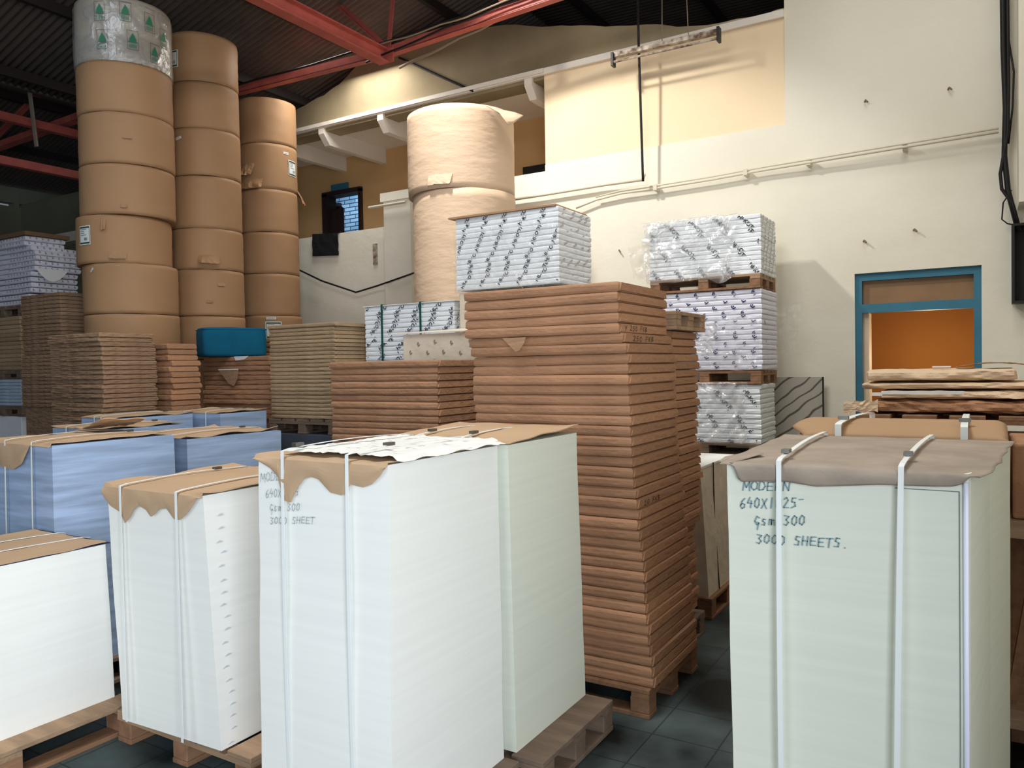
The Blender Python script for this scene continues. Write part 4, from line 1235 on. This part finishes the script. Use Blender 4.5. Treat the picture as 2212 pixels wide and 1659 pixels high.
def print_field(unit, u0, u1, v0, v1, du, dv, ang, skew=0.0, jit=0.0, seed=1, sc=1.0, mirror=False):
    """2D tiled print: returns verts, faces in (u, v)"""
    rr = random.Random(seed)
    V, F = [], []
    c, s_ = math.cos(ang), math.sin(ang)
    nv_ = int((v1 - v0) / dv) + 3
    for j in range(nv_):
        v = v0 - dv + j * dv
        u = u0 - du + ((j * skew) % du)
        while u < u1 + du:
            cu2, cv2 = u + rr.uniform(-jit, jit), v + rr.uniform(-jit, jit)
            k = len(V)
            V += [(cu2 + sc * ((-x if mirror else x) * c - y * s_), cv2 + sc * ((-x if mirror else x) * s_ + y * c)) for x, y in unit[0]]
            F += [tuple(i + k for i in f) for f in unit[1]]
            u += du
    return V, F


def clip_bands(V, F, bands, u0, u1, shift=None):
    """cut the field into one piece per band (v range); returns list of (verts, faces)"""
    out = []
    for bi, (a, c) in enumerate(bands):
        su, sv = shift(bi) if shift else (0, 0)
        bm = bmesh.new()
        keep = []
        vmap = {}
        for f in F:
            vs_ = [V[i] for i in f]
            if max(p[1] + sv for p in vs_) < a or min(p[1] + sv for p in vs_) > c: continue
            if max(p[0] + su for p in vs_) < u0 or min(p[0] + su for p in vs_) > u1: continue
            bv = []
            for i in f:
                if i not in vmap: vmap[i] = bm.verts.new((V[i][0] + su, V[i][1] + sv, 0))
                bv.append(vmap[i])
            try: bm.faces.new(bv)
            except ValueError: pass
        for co, no in (((0, a, 0), (0, -1, 0)), ((0, c, 0), (0, 1, 0)), ((u0, 0, 0), (-1, 0, 0)), ((u1, 0, 0), (1, 0, 0))):
            bmesh.ops.bisect_plane(bm, geom=bm.verts[:] + bm.edges[:] + bm.faces[:], plane_co=co, plane_no=no, clear_outer=True)
        bm.verts.ensure_lookup_table()
        bm.verts.index_update()
        out.append(([(v.co.x, v.co.y) for v in bm.verts], [tuple(v.index for v in f.verts) for f in bm.faces]))
        bm.free()
    return out


def print_on(reams, t_, field, face, pos, u0, u1, m, name='printed_lettering', seed=0):
    """face 'y' : u=x, v=z at y=pos ; face 'x' : u=y, v=z at x=pos"""
    V, F = field
    bands = [(o.location.z + t_ * 0.14, o.location.z + t_ * 0.86) for o in reams]
    rr = random.Random(seed)
    sh = [(rr.uniform(-.012, .012), rr.uniform(-.02, .02)) for _ in reams]
    for o, (vs, fs) in zip(reams, clip_bands(V, F, bands, u0, u1, lambda i: sh[i])):
        if not fs: continue
        mb = MB()
        mb.add([(u, pos, v) if face == 'y' else (pos, u, v) for u, v in vs], fs)
        onream(o, mb, name, m)


# hi: white HI-KOTE stack behind the tower
HI = ream_stack('white printed ream %s of the bright block above the middle tower', 'white printed reams above the tower', -2.74, 5.20, 0.945, 0.56, 2.885, 0.0415, 14, wrap_white, 13, jit=0.002, rot=0.001, folds=False, bulge=0.006, wrink=0.003)
print_on(HI, 0.0415, print_field(HK, -3.7, -2.72, 2.25, 2.95, 0.175, 0.150, math.radians(54), 0.062, 0.006, 2, 0.66), 'y', 5.194, -3.67, -2.75, ink_black, seed=1)
print_on(HI, 0.0415, print_field(HK, 5.2, 5.8, 2.25, 2.95, 0.13, 0.12, math.radians(25), 0.06, 0.014, 3, 0.36), 'x', -2.735, 5.22, 5.74, ink_brown, seed=2)
tb = thing('top_board', 'thin brown board lying on top of the bright printed block', 'board', (-3.2, 5.48, 2.886))
MB().prism([(-3.74, 5.17), (-2.76, 5.19), (-2.76, 5.74), (-3.70, 5.74)], 2.886, 2.900).build('board', card_dark, tb)
fw = thing('film_wrap', 'clear film stretched around the bright printed block', 'plastic film', (-3.2, 5.48, 2.30))
MB().grid([[(-3.70, 5.60, z), (-3.70, 5.186, z), (-2.725, 5.186, z), (-2.725, 5.60, z)] for z in (2.285, 2.45, 2.60, 2.78)]).build('film_sleeve', film_mat('tight_film', 0.14, 0.1), fw)
base_load('kraft-wrapped pallet load carrying the bright printed block', -3.68, -2.75, 5.22, 5.74, 2.885 - 14 * .0415 - 0.02, wrap_cream)

# s2: white block with two dark green straps
S2 = ream_stack('white printed ream %s of the block with two green straps', 'white printed reams with green straps', -3.785, 5.30, 0.99, 0.55, 2.235, 0.040, 13, wrap_white, 14, jit=0.002, rot=0.001, folds=False, bulge=0.006, wrink=0.002)
print_on(S2, 0.040, print_field(HK, -4.8, -3.78, 1.6, 2.3, 0.20, 0.15, math.radians(38), 0.09, 0.006, 4, 0.80), 'y', 5.294, -4.76, -3.80, ink_black, seed=3)
print_on(S2, 0.040, print_field(HK, 5.3, 5.85, 1.6, 2.3, 0.14, 0.13, math.radians(60), 0.04, 0.008, 5, 0.5), 'x', -3.780, 5.32, 5.83, ink_black, seed=4)
for x, lb in ((-4.565, 'left'), (-4.135, 'right')):
    tag(MB().box(x - 0.009, x + 0.009, 5.282, 5.288, 1.72, 2.246).box(x - 0.009, x + 0.009, 5.282, 5.86, 2.246, 2.250).build('green_strap', green_strap), 'dark green strap around the white printed block, %s one' % lb, 'strap', 'green straps')
tag(MB().box(-4.79, -3.77, 5.29, 5.86, 2.236, 2.243).build('top_sheet', white_sheet), 'white sheet on top of the green-strapped block', 'sheet')
base_load('cream-wrapped pallet load under the green-strapped block', -4.76, -3.8, 5.32, 5.82, 2.235 - 13 * .04, wrap_cream)
# s3: open cream carton between
s3 = thing('printed_carton', 'cream printed carton with open white lid left of the middle tower', 'carton', (-3.6, 5.0, 1.0))
MB().box(-3.95, -3.02, 4.82, 5.22, 1.1, 1.945).build('carton_body', wrap_cream, s3, bevel=0.006)
V, F = print_field(LG, -3.95, -3.02, 1.5, 1.95, 0.16, 0.075, 0.3, 0.08, 0.01, 6, 0.75)
vs, fs = clip_bands(V, F, [(1.5, 1.93)], -3.93, -3.05)[0]
MB().add([(u, 4.817, v) for u, v in vs], fs).build('printed_logo', ink_brown, s3)
MB().add([(-4.08, 4.80, 1.955), (-3.0, 4.80, 1.952), (-3.0, 5.22, 2.01), (-3.62, 5.22, 1.99)], [(0, 1, 2, 3)]).build('lid', mat('cream_lid', srgb(226, 216, 198)), s3, solid=0.006)
base_load('cream-wrapped pallet load below the open printed carton', -3.93, -3.05, 4.84, 5.20, 1.1, wrap_cream)

# S: tower of wrapped pallets against the wall
def film_sheet(name, label, x0, x1, z0, z1, y, seed, m=film_dense, fold=0.05, skew=0.1, parent=None, nx=54, nz_=40, edge=0.06, ret=0.0):
    rows = []
    for i in range(nz_ + 1):
        t = i / nz_
        row = []
        for j in range(nx + 1):
            u = j / nx
            zt = z1 + edge * 0.25 * nz(u * 6, seed); zb = z0 + edge * nz(u * 4, seed + 5)
            x = lerp(x0, x1, u) + skew * t * (0.5 - u) + edge * .6 * nz(t * 4, seed + 2) * (1 if u < .1 or u > .9 else .2)
            q = x * 7 + t * 2.2
            f_ = abs(nz(q, t * 1.6, seed)) + 0.5 * abs(nz(q * 2.4, t * 4, seed + 1))
            row.append((x, y - fold * f_ - 0.004, lerp(zt, zb, t)))
        rows.append(row)
    if ret:
        rows.insert(0, [(p[0], p[1] + ret, p[2] + 0.01) for p in rows[0]])
    o = MB().grid(rows).build(name, m, parent, smooth=True)
    if label: tag(o, label, 'plastic film')
    return o


KS = 7.15 / 6.3
sx = lambda x: x * KS
sz = lambda z: 1.68 + (z - 1.68) * KS
YS = 7.15
SA = ream_stack('white printed ream %s of the film-draped top wall load', 'white printed reams of the top wall load', sx(-1.515), YS, 1.06, 0.56, sz(2.86), 0.0365 * KS, 13, wrap_white, 15, jit=0.003, rot=0.003, folds=False, bulge=0.006, wrink=0.004)
print_on(SA, 0.0365 * KS, print_field(HK, sx(-2.5), sx(-1.5), 2.3, 3.1, 0.235, 0.21, math.radians(-48), 0.07, 0.01, 7, 0.85), 'y', YS - 0.007, sx(-2.44), sx(-1.53), ink_black, seed=5)
print_on(SA, 0.0365 * KS, print_field(HK, YS, YS + .6, 2.3, 3.1, 0.13, 0.12, math.radians(60), 0.05, 0.01, 8, 0.55), 'x', sx(-1.515) + 0.006, YS + .02, YS + .54, ink_brown, seed=6)
pallet(sx(-2.44), sx(-1.52), YS - .02, YS + .58, sz(2.385), 'wooden pallet under the film-draped top load by the wall', wood, wood2, h=0.13, run='x')
film_sheet('film_drape', 'creased clear film draped over the top printed load by the wall', sx(-2.50), sx(-1.70), sz(2.36), sz(2.875), YS - .025, 3, film_dense, 0.06, 0.10, ret=0.25)
film_sheet('film_tail', 'loose tail of clear film blowing left of the top wall load', sx(-2.66), sx(-2.42), sz(2.42), sz(2.70), YS + .06, 8, film, 0.05, 0.12, nx=20, nz_=20)
SB = ream_stack('navy logo ream %s of the middle wall load', 'logo printed reams of the middle wall load', sx(-1.515), YS, 1.08, 0.58, sz(2.268), 0.0405 * KS, 16, wrap_lilac, 16, jit=0.003, rot=0.003, folds=False, bulge=0.009, wrink=0.004)
print_on(SB, 0.0405 * KS, print_field(LG, sx(-2.5), sx(-1.5), 1.6, 2.4, 0.175, 0.066, 0.25, 0.0875, 0.006, 9, 1.08), 'y', YS - 0.008, sx(-2.45), sx(-1.53), ink_navy, 'printed_logo', seed=7)
print_on(SB[4:12], 0.0405 * KS, print_field(LG, YS, YS + .5, 1.6, 2.4, 0.25, 0.09, 0.25, 0.1, 0.006, 9, 1.0), 'x', sx(-1.515) + 0.006, YS + .02, YS + .15, ink_black, 'printed_logo', seed=7)
film_sheet('film_drape', 'clear film with a bright torn tongue over the logo printed load', sx(-2.46), sx(-1.52), sz(1.62), sz(2.05), YS - .025, 13, film, 0.05, 0.05)
MB2 = MB().grid([[(sx(lerp(-2.0, -1.86, j / 6) + 0.05 * (0.5 - i / 10)), YS - .10 - 0.03 * abs(nz(j * .7, i * .5)), sz(2.0 - 0.26 * i / 10)) for j in range(7)] for i in range(11)])
tag(MB2.build('film_scrap', film_mat('bright_film', 0.75, 0.15)), 'small crumpled scrap of film sticking out of the logo printed load', 'plastic film')
film_sheet('film_tail', 'gauzy film corner sticking out right of the logo printed load', sx(-1.51), sx(-1.30), sz(1.75), sz(2.15), YS + .5, 18, film_mat('gauze_film', 0.16, 0.3, tint=(0.8, 0.76, 0.68)), 0.03, 0.1, nx=16, nz_=16)
pallet(sx(-2.44), sx(-1.52), YS - .02, YS + .6, sz(1.612), 'wooden pallet under the logo printed load by the wall', wood2, wood2, h=0.12, run='x')
SCR = ream_stack('white printed ream %s of the lower wall load', 'white printed reams of the lower wall load', sx(-1.53), YS, 1.05, 0.56, 1.48, 0.040 * KS, 12, wrap_white, 17, jit=0.006, rot=0.006, folds=False, bulge=0.008, wrink=0.004)
print_on(SCR, 0.040 * KS, print_field(HK, sx(-2.5), sx(-1.5), .9, 1.55, 0.27, 0.22, math.radians(-50), 0.07, 0.02, 11, 0.9), 'y', YS - 0.010, sx(-2.44), sx(-1.56), ink_black, seed=9)
film_sheet('film_drape', 'crumpled shiny film hanging over the lower wall load', sx(-2.50), sx(-1.62), sz(1.03), 1.50, YS - .03, 23, film_dense, 0.08, 0.06, ret=0.3)
pallet(sx(-2.44), sx(-1.54), YS - .02, YS + .56, 1.48 - 12 * .04 * KS, 'lowest visible wooden pallet of the wrapped tower by the wall', wood_grey, wood_grey, h=0.12, run='x')
base_load('film-wrapped base load at the bottom of the wall tower', sx(-2.44), sx(-1.54), YS + .02, YS + .52, 1.36 - 12 * .04 * KS, wrap_white)

# L0: pile at the far left edge
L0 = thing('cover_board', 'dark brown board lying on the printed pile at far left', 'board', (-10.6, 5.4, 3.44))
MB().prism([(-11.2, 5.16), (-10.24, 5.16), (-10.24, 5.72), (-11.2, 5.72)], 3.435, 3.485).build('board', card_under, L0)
LR = []
spec = [(3.385, -10.27, 5.18, .5), (3.325, -10.30, 5.18, .5), (3.265, -10.24, 5.22, .6), (3.205, -10.20, 5.26, .62), (3.14, -10.18, 5.26, .62), (3.075, -10.20, 5.24, .60), (3.01, -10.21, 5.24, .60),
        (2.94, -10.24, 5.22, .58), (2.87, -10.25, 5.22, .58), (2.80, -10.24, 5.22, .58), (2.73, -10.22, 5.20, .58), (2.655, -10.25, 5.18, .60), (2.58, -10.22, 5.16, .60)]
lmes = [ream_mesh('paper_ream', 0.93, d_, 0.058, wrap_lilac, 90 + k, 0.014, 0.010, False, wrink=0.010) for k, d_ in enumerate((.5, .58, .62))]
for i, (zb, x, y, d_) in enumerate(spec):
    o = bpy.data.objects.new('paper_ream', lmes[0 if d_ == .5 else (1 if d_ < .61 else 2)])
    COL.objects.link(o)
    o.location = (x - 0.465, y + d_ / 2, zb - 0.012 if i else zb - .012)
    tag(o, 'crumpled logo printed ream %s of the far left pile' % ordinal(i), 'ream', 'crumpled printed reams at far left')
    LR.append(o)
    V, F = print_field(LG, 5.1, 5.95, zb - .02, zb + .06, 0.075, 0.045, 0.2, 0.03, 0.004, 30 + i, 0.62)
    vs, fs = clip_bands(V, F, [(zb - 0.004, zb + 0.042)], y + 0.02, y + d_ - 0.02)[0]
    if fs: onream(o, MB().add([(x + 0.012, u, v) for u, v in vs], fs), 'printed_logo', ink_brown)
    V, F = print_field(LG, -11.2, -10.2, zb - .02, zb + .06, 0.075, 0.045, 0.2, 0.03, 0.004, 50 + i, 0.62)
    vs, fs = clip_bands(V, F, [(zb - 0.004, zb + 0.042)], x - 0.6, x - 0.02)[0]
    if fs: onream(o, MB().add([(u, y - 0.012, v) for u, v in vs], fs), 'printed_logo', ink_brown)
onream(LR[6], MB().grid([[(-10.15 + 0.02 * nz(j, i), lerp(5.25, 5.62, j / 8), 3.02 - 0.16 * i / 5 * math.sin(PI * (j + .5) / 9)) for j in range(9)] for i in range(6)]), 'torn_wrapper', white_sheet)
pallet(-11.2, -10.25, 5.10, 5.80, 2.555, 'dark wooden pallet under the crumpled printed pile at far left', wood_grey, wood_grey, h=0.13)
ream_stack('greenish brown ream %s of the dim load at the left edge', 'brown reams at the left edge', -10.26, 5.08, 0.93, 0.66, 2.42, 0.052, 13, kraft_grey, 18, jit=0.008, rot=0.01)
pallet(-11.2, -10.25, 5.06, 5.76, 1.742, 'dark wooden pallet between brown and pale blue reams at the left edge', wood_grey, wood_grey, h=0.11)
ream_stack('pale blue wrapped ream %s at the left edge of the photo', 'pale blue reams at the left edge', -10.26, 5.06, 0.93, 0.66, 1.63, 0.042, 8, mat('pale_blue_wrap', srgb(176, 196, 214), 0.6, 0.1, 4, 0.8, 9, (1, 1, 3), bump_dist=0.02), 19, jit=0.006, rot=0.01, folds=False)
pallet(-11.2, -10.25, 5.06, 5.76, 1.292, 'dark wooden pallet below the pale blue reams at the left edge', wood_grey, wood_grey, h=0.13)
base_load('pale blue base load at the left edge', -11.15, -10.3, 5.08, 5.7, 1.16, wrap_white)


# ============================================================ paper reels
def reel(label, group, cx, cy, z0, z1, r_, m, seed, wrinkle=0.003, dx=0, dy=0, edge=0.0035):
    mb = MB(); n = 96; rings = []
    nl = 14
    for j in range(nl + 1):
        t = j / nl
        e = edge if j in (0, nl) else 0.0
        ring = []
        for i in range(n):
            a = 2 * PI * i / n
            rr_ = r_ - e + wrinkle * nz(math.cos(a) * 3 + seed, math.sin(a) * 3, t * 6) + wrinkle * 0.6 * nz(math.cos(a) * 2, math.sin(a) * 2 + seed, t * 22)
            zt = z0 + (z1 - z0 - 0.006) * t + (0.006 * nz(math.cos(a) * 2 + seed, math.sin(a) * 2, 1.0) if j in (0, nl) else 0)
            ring.append((cx + dx + rr_ * math.cos(a), cy + dy + rr_ * math.sin(a), zt))
        rings.append(ring)
    vs = [p for g_ in rings for p in g_]
    fs = [(j * n + i, j * n + (i + 1) % n, (j + 1) * n + (i + 1) % n, (j + 1) * n + i) for j in range(nl) for i in range(n)]
    fs.append(tuple(range(n))[::-1]); fs.append(tuple(nl * n + i for i in range(n)))
    mb.add(vs, fs)
    o = mb.build('paper_reel', m, None, smooth=False)
    for p in o.data.polygons:
        if len(p.vertices) == 4: p.use_smooth = True
    tag(o, label, 'paper reel', group)
    o['rc'] = (cx + dx, cy + dy, r_)
    return o


def sticker(o, ang, z, w_, h_, tilt=0.0, big=True, out=0.006, name='paper_label'):
    """curved label on a reel at angle ang (deg) and height z"""
    cx, cy, r_ = o['rc']
    z = 1.68 + (z - 1.68) * (0.945 if r_ > 0.44 else 0.956 if r_ > 0.39 else 0.963)
    def patch(u0, u1, v0, v1, off):
        rows = []
        for k in range(3):
            v = lerp(v0, v1, k / 2)
            row = []
            for j in range(9):
                u = lerp(u0, u1, j / 8)
                uu = u * math.cos(tilt) - v * math.sin(tilt); vv = u * math.sin(tilt) + v * math.cos(tilt)
                a = math.radians(ang) + uu / r_
                row.append((cx + (r_ + off) * math.cos(a), cy + (r_ + off) * math.sin(a), z + vv))
            rows.append(row)
        return rows
    lab = onream(o, MB().grid(patch(-w_ / 2, w_ / 2, -h_ / 2, h_ / 2, out)), name, label_white)
    def sub(nm, mb_, m_):
        c_ = mb_.build(nm, m_, None)
        c_.parent = lab; c_.location = Vector(c_.location) - Vector(o.location) - Vector(lab.location)
    if big:
        b_ = MB()
        iw, ih, tk = w_ * .44, h_ * .45, h_ * .05
        b_.grid(patch(-iw, iw, ih - tk * 1.6, ih, out + .002)); b_.grid(patch(-iw, iw, -ih, -ih + tk * 1.6, out + .002))
        b_.grid(patch(-iw, -iw + tk * .5, -ih, ih, out + .002)); b_.grid(patch(iw - tk * .5, iw, -ih, ih, out + .002))
        sub('label_border', b_, label_green)
    p_ = MB(); rr = random.Random(int(z * 1000))
    u = 0.0
    if big:
        while u < w_ * .3:
            p_.grid(patch(u, u + 0.0025, -h_ * .28, -h_ * .12, out + .003)); u += rr.choice((.005, .007, .009))
        for k in range(4):
            v = h_ * (.30 - .1 * k); l_ = w_ * rr.uniform(.2, .6)
            p_.grid(patch(-w_ * .32, -w_ * .32 + l_, v, v + h_ * .02, out + .003))
    else:
        u = -w_ * .35
        while u < w_ * .35:
            p_.grid(patch(u, u + 0.003, -h_ * .2, h_ * .2, out + .003)); u += rr.choice((.007, .010))
    sub('barcode', p_, ink_black)
    return lab


def tear(o, ang, z, w_, h_, seed, out=0.02, m=None):
    """a small torn, curled scrap of wrapper"""
    cx, cy, r_ = o['rc']
    z = 1.68 + (z - 1.68) * (0.98 if r_ > 0.5 else 0.945 if r_ > 0.44 else 0.956 if r_ > 0.39 else 0.963)
    rows = []
    for k in range(6):
        t = k / 5
        row = []
        for j in range(8):
            u = lerp(-w_ / 2, w_ / 2, j / 7) * (1 - .5 * t * abs(nz(seed, j * .5)))
            a = math.radians(ang) + u / r_
            q = r_ + 0.003 + out * t * (0.6 + 0.8 * abs(nz(j * .6, seed, t)))
            row.append((cx + q * math.cos(a), cy + q * math.sin(a), z + h_ * (0.5 - t) + 0.15 * h_ * nz(j * .8, seed)))
        rows.append(row)
    f_ = onream(o, MB().grid(rows), 'torn_flap', m or reel_kraft)
    md = f_.modifiers.new('solid', 'SOLIDIFY'); md.thickness = 0.002
    return f_


fac = lambda cx, cy: math.degrees(math.atan2(-cy, -cx))      # angle on the reel that faces the camera
# column 1 (left, film-topped)
c1 = (-7.70, 4.93); A1 = fac(*c1)
z1s = [1.68 + (z - 1.68) * 0.945 for z in (5.65, 4.975, 4.44, 3.90, 3.365, 2.85, 2.315, 1.78)]
off1 = [(0, 0), (0, 0), (.01, 0), (.0, .0), (-.05, -.02), (0.01, 0), (.02, 0)]
grp = 'reels of the left column'
C1 = []
for i in range(7):
    C1.append(reel('brown paper reel %s in the left reel column' % ordinal(i) if i else 'film-wrapped pale reel on top of the left reel column', grp, c1[0], c1[1], z1s[i + 1], z1s[i], 0.455, reel_kraft if i else mat('reel_grey', srgb(186, 176, 160), 0.6, 0.1, 2), 40 + i, dx=off1[i][0], dy=off1[i][1]))
reel('brown paper reel at the foot of the left reel column', grp, *c1, 0.0, z1s[7], 0.45, reel_kraft, 48)
fm = MB(); rings = []
n = 120
cx, cy = c1
for j in range(25):
    t = j / 24
    ring = []
    for i in range(n):
        a = 2 * PI * i / n
        q = 0.462 + 0.012 * abs(nz(math.cos(a) * 5, math.sin(a) * 5, t * 2)) + 0.006 * abs(nz(math.cos(a) * 14, math.sin(a) * 14, t * 5))
        if t > 0.93: q -= (t - .93) * 2.2
        ring.append((cx + q * math.cos(a), cy + q * math.sin(a), z1s[1] - 0.01 + (z1s[0] - z1s[1] + 0.015) * t + (0.01 * nz(math.cos(a) * 3, math.sin(a) * 3) if t > .9 else 0)))
    rings.append(ring)
vs = [p for g_ in rings for p in g_]
fs = [(j * n + i, j * n + (i + 1) % n, (j + 1) * n + (i + 1) % n, (j + 1) * n + i) for j in range(24) for i in range(n)]
fo = onream(C1[0], MB().add(vs, fs), 'film_wrap', film_reel)
for p in fo.data.polygons: p.use_smooth = True
# green tree-in-box prints on the film
gp = MB(); rc_ = 0.482
def cyl(u, v): v = z1s[1] + 0.02 + (v - 4.965) * 1.22; a = math.radians(A1) + u / rc_; return (cx + rc_ * math.cos(a), cy + rc_ * math.sin(a), v)
gt = MB()
for (u, v) in ((-0.22, 5.33), (0.02, 5.34), (0.25, 5.30), (-0.20, 5.10), (0.08, 5.12), (0.30, 5.06), (0.42, 5.22)):
    for a_, b_, c_, d_ in ((-.05, .05, .075, .078), (-.05, .05, -.078, -.075), (-.052, -.049, -.078, .078), (.049, .052, -.078, .078)):
        gp.add([cyl(u + a_, v + c_), cyl(u + b_, v + c_), cyl(u + b_, v + d_), cyl(u + a_, v + d_)], [(0, 1, 2, 3)])
    gt.add([cyl(u - .035, v + .0), cyl(u + .035, v + .0), cyl(u, v + .06)], [(0, 1, 2)])
    gt.add([cyl(u - .045, v - .02), cyl(u + .045, v - .02), cyl(u, v + .03)], [(0, 1, 2)])
    for k in range(6):
        gt.add([cyl(u - .035 + k * .012, v - .065), cyl(u - .029 + k * .012, v - .065), cyl(u - .029 + k * .012, v - .035), cyl(u - .035 + k * .012, v - .035)], [(0, 1, 2, 3)])
onream(C1[0], gp, 'printed_frame', mat('dark_print', srgb(60, 70, 66))); onream(C1[0], gt, 'printed_tree', print_green)
sticker(C1[4], A1 - 52, 3.15, 0.16, 0.19)
sticker(C1[5], A1 - 50, 2.78, 0.05, 0.02, 0.8, False)
tear(C1[2], A1 + 0, 4.17, 0.09, 0.025, 1, 0.015, kraft); tear(C1[4], A1 - 24, 3.26, 0.05, 0.12, 3, 0.03); tear(C1[4], A1 - 8, 2.93, 0.16, 0.07, 5, 0.03); tear(C1[3], A1 - 5, 3.45, 0.06, 0.04, 7, 0.02, kraft)
# column 2
c2 = (-7.73, 5.90); A2 = fac(*c2)
z2s = [1.68 + (z - 1.68) * 0.956 for z in (5.63, 5.06, 4.52, 3.97, 3.36, 2.88, 2.335, 1.83)]
grp = 'reels of the middle column'
C2 = [reel('brown paper reel %s in the middle reel column' % ordinal(i), grp, c2[0], c2[1], z2s[i + 1], z2s[i], 0.395, reel_kraft, 60 + i, dx=(.0, .0, .01, .01, .015, .015, .02)[i]) for i in range(7)]
reel('brown paper reel at the foot of the middle reel column', grp, *c2, 0.0, z2s[7], 0.39, reel_kraft, 69)
sticker(C2[0], A2 - 52, 5.32, 0.20, 0.19)
sticker(C2[2], A2 - 42, 4.40, 0.08, 0.03, 0.25, False)
tear(C2[4], A2 + 2, 2.99, 0.20, 0.10, 9, 0.11); tear(C2[5], A2 + 20, 2.70, 0.08, 0.03, 11, 0.02, kraft); tear(C2[5], A2 + 2, 2.50, 0.07, 0.03, 12, 0.015, kraft)
# column 3
c3 = (-8.12, 7.17); A3 = fac(*c3)
z3s = [1.68 + (z - 1.68) * 0.963 for z in (5.31, 4.71, 4.10, 3.53, 2.98, 2.42, 1.90)]
grp = 'reels of the right column'
C3 = [reel('brown paper reel %s in the shorter right reel column' % ordinal(i), grp, c3[0], c3[1], z3s[i + 1], z3s[i], 0.385, reel_kraft, 80 + i, dx=(0, 0, .0, .0, .0, .03)[i]) for i in range(6)]
reel('brown paper reel at the foot of the shorter right reel column', grp, *c3, 0.0, z3s[6], 0.38, reel_kraft, 89)
sticker(C3[1], A3 + 55, 4.42, 0.16, 0.20); sticker(C3[1], A3 + 38, 4.60, 0.08, 0.03, 0, False); sticker(C3[5], A3 + 2, 2.22, 0.20, 0.22); sticker(C3[5], A3 - 2, 2.38, 0.12, 0.035, 0, False)
tear(C3[1], A3 - 38, 4.35, 0.22, 0.16, 15, 0.10); tear(C3[1], A3 - 30, 4.16, 0.30, 0.12, 16, 0.06); tear(C3[1], A3 + 86, 4.06, 0.16, 0.16, 17, 0.12, kraft_warm)
# big pale reels by the wall
cm = (-4.65, 6.71); AM = fac(*cm)
MRe = [reel('large pale reel on top, lifted wrapper corner, beside the printed block', 'large pale reels', *cm, 3.44, 4.26, 0.555, reel_pale, 101, 0.003, dx=-0.02),
       reel('large pale reel below the top one behind the green-strapped block', 'large pale reels', *cm, 2.25, 3.44, 0.535, reel_pale, 103, 0.003, dx=0.01)]
reel('large pale reel at the foot of the pale reel column', 'large pale reels', *cm, 0.0, 2.25, 0.53, reel_pale, 105, 0.006)
# lifted wrapper corner
UP = [(-4.150, 6.43, 4.225), (-4.070, 6.45, 4.200), (-3.995, 6.47, 4.175), (-3.91, 6.53, 4.155), (-3.845, 6.60, 4.130)]
LOW = [(-4.14, 6.42, 4.215), (-3.945, 6.34, 4.09), (-3.875, 6.35, 3.985), (-3.855, 6.43, 4.01), (-3.840, 6.59, 4.12)]
rows = []
for k in range(7):
    t = k / 6
    rows.append([(lerp(u_[0], l_[0], t), lerp(u_[1], l_[1], t) - 0.03 * math.sin(PI * t), lerp(u_[2], l_[2], t)) for u_, l_ in zip(UP, LOW)])
lf = onream(MRe[0], MB().grid(rows), 'lifted_wrapper', reel_pale); md = lf.modifiers.new('s', 'SOLIDIFY'); md.thickness = 0.004
for p in lf.data.polygons: p.use_smooth = True
tear(MRe[0], AM - 22, 3.56, 0.26, 0.10, 31, 0.03, reel_pale)

for (x, z, lb) in ((-0.98, 2.80, 'rusty nail in the wall above the doorway, lower of two'), (-0.56, 2.86, 'rusty nail in the wall above the right part of the doorway'),
                   (-0.96, 4.10, 'nail high on the cream wall right of the beige panel'), (-0.28, 4.08, 'nail with a dirty streak high on the wall toward the black cables'),
                   (-3.46, 2.94, 'curled scrap stuck on the bright wall between the two white loads')):
    tag(MB().tube([(x, 7.999, z), (x + 0.01, 7.965, z + 0.004), (x + 0.03, 7.955, z - 0.02)], 0.008, 6).build('wall_nail', mat('rust', srgb(128, 108, 84))), lb, 'nail')
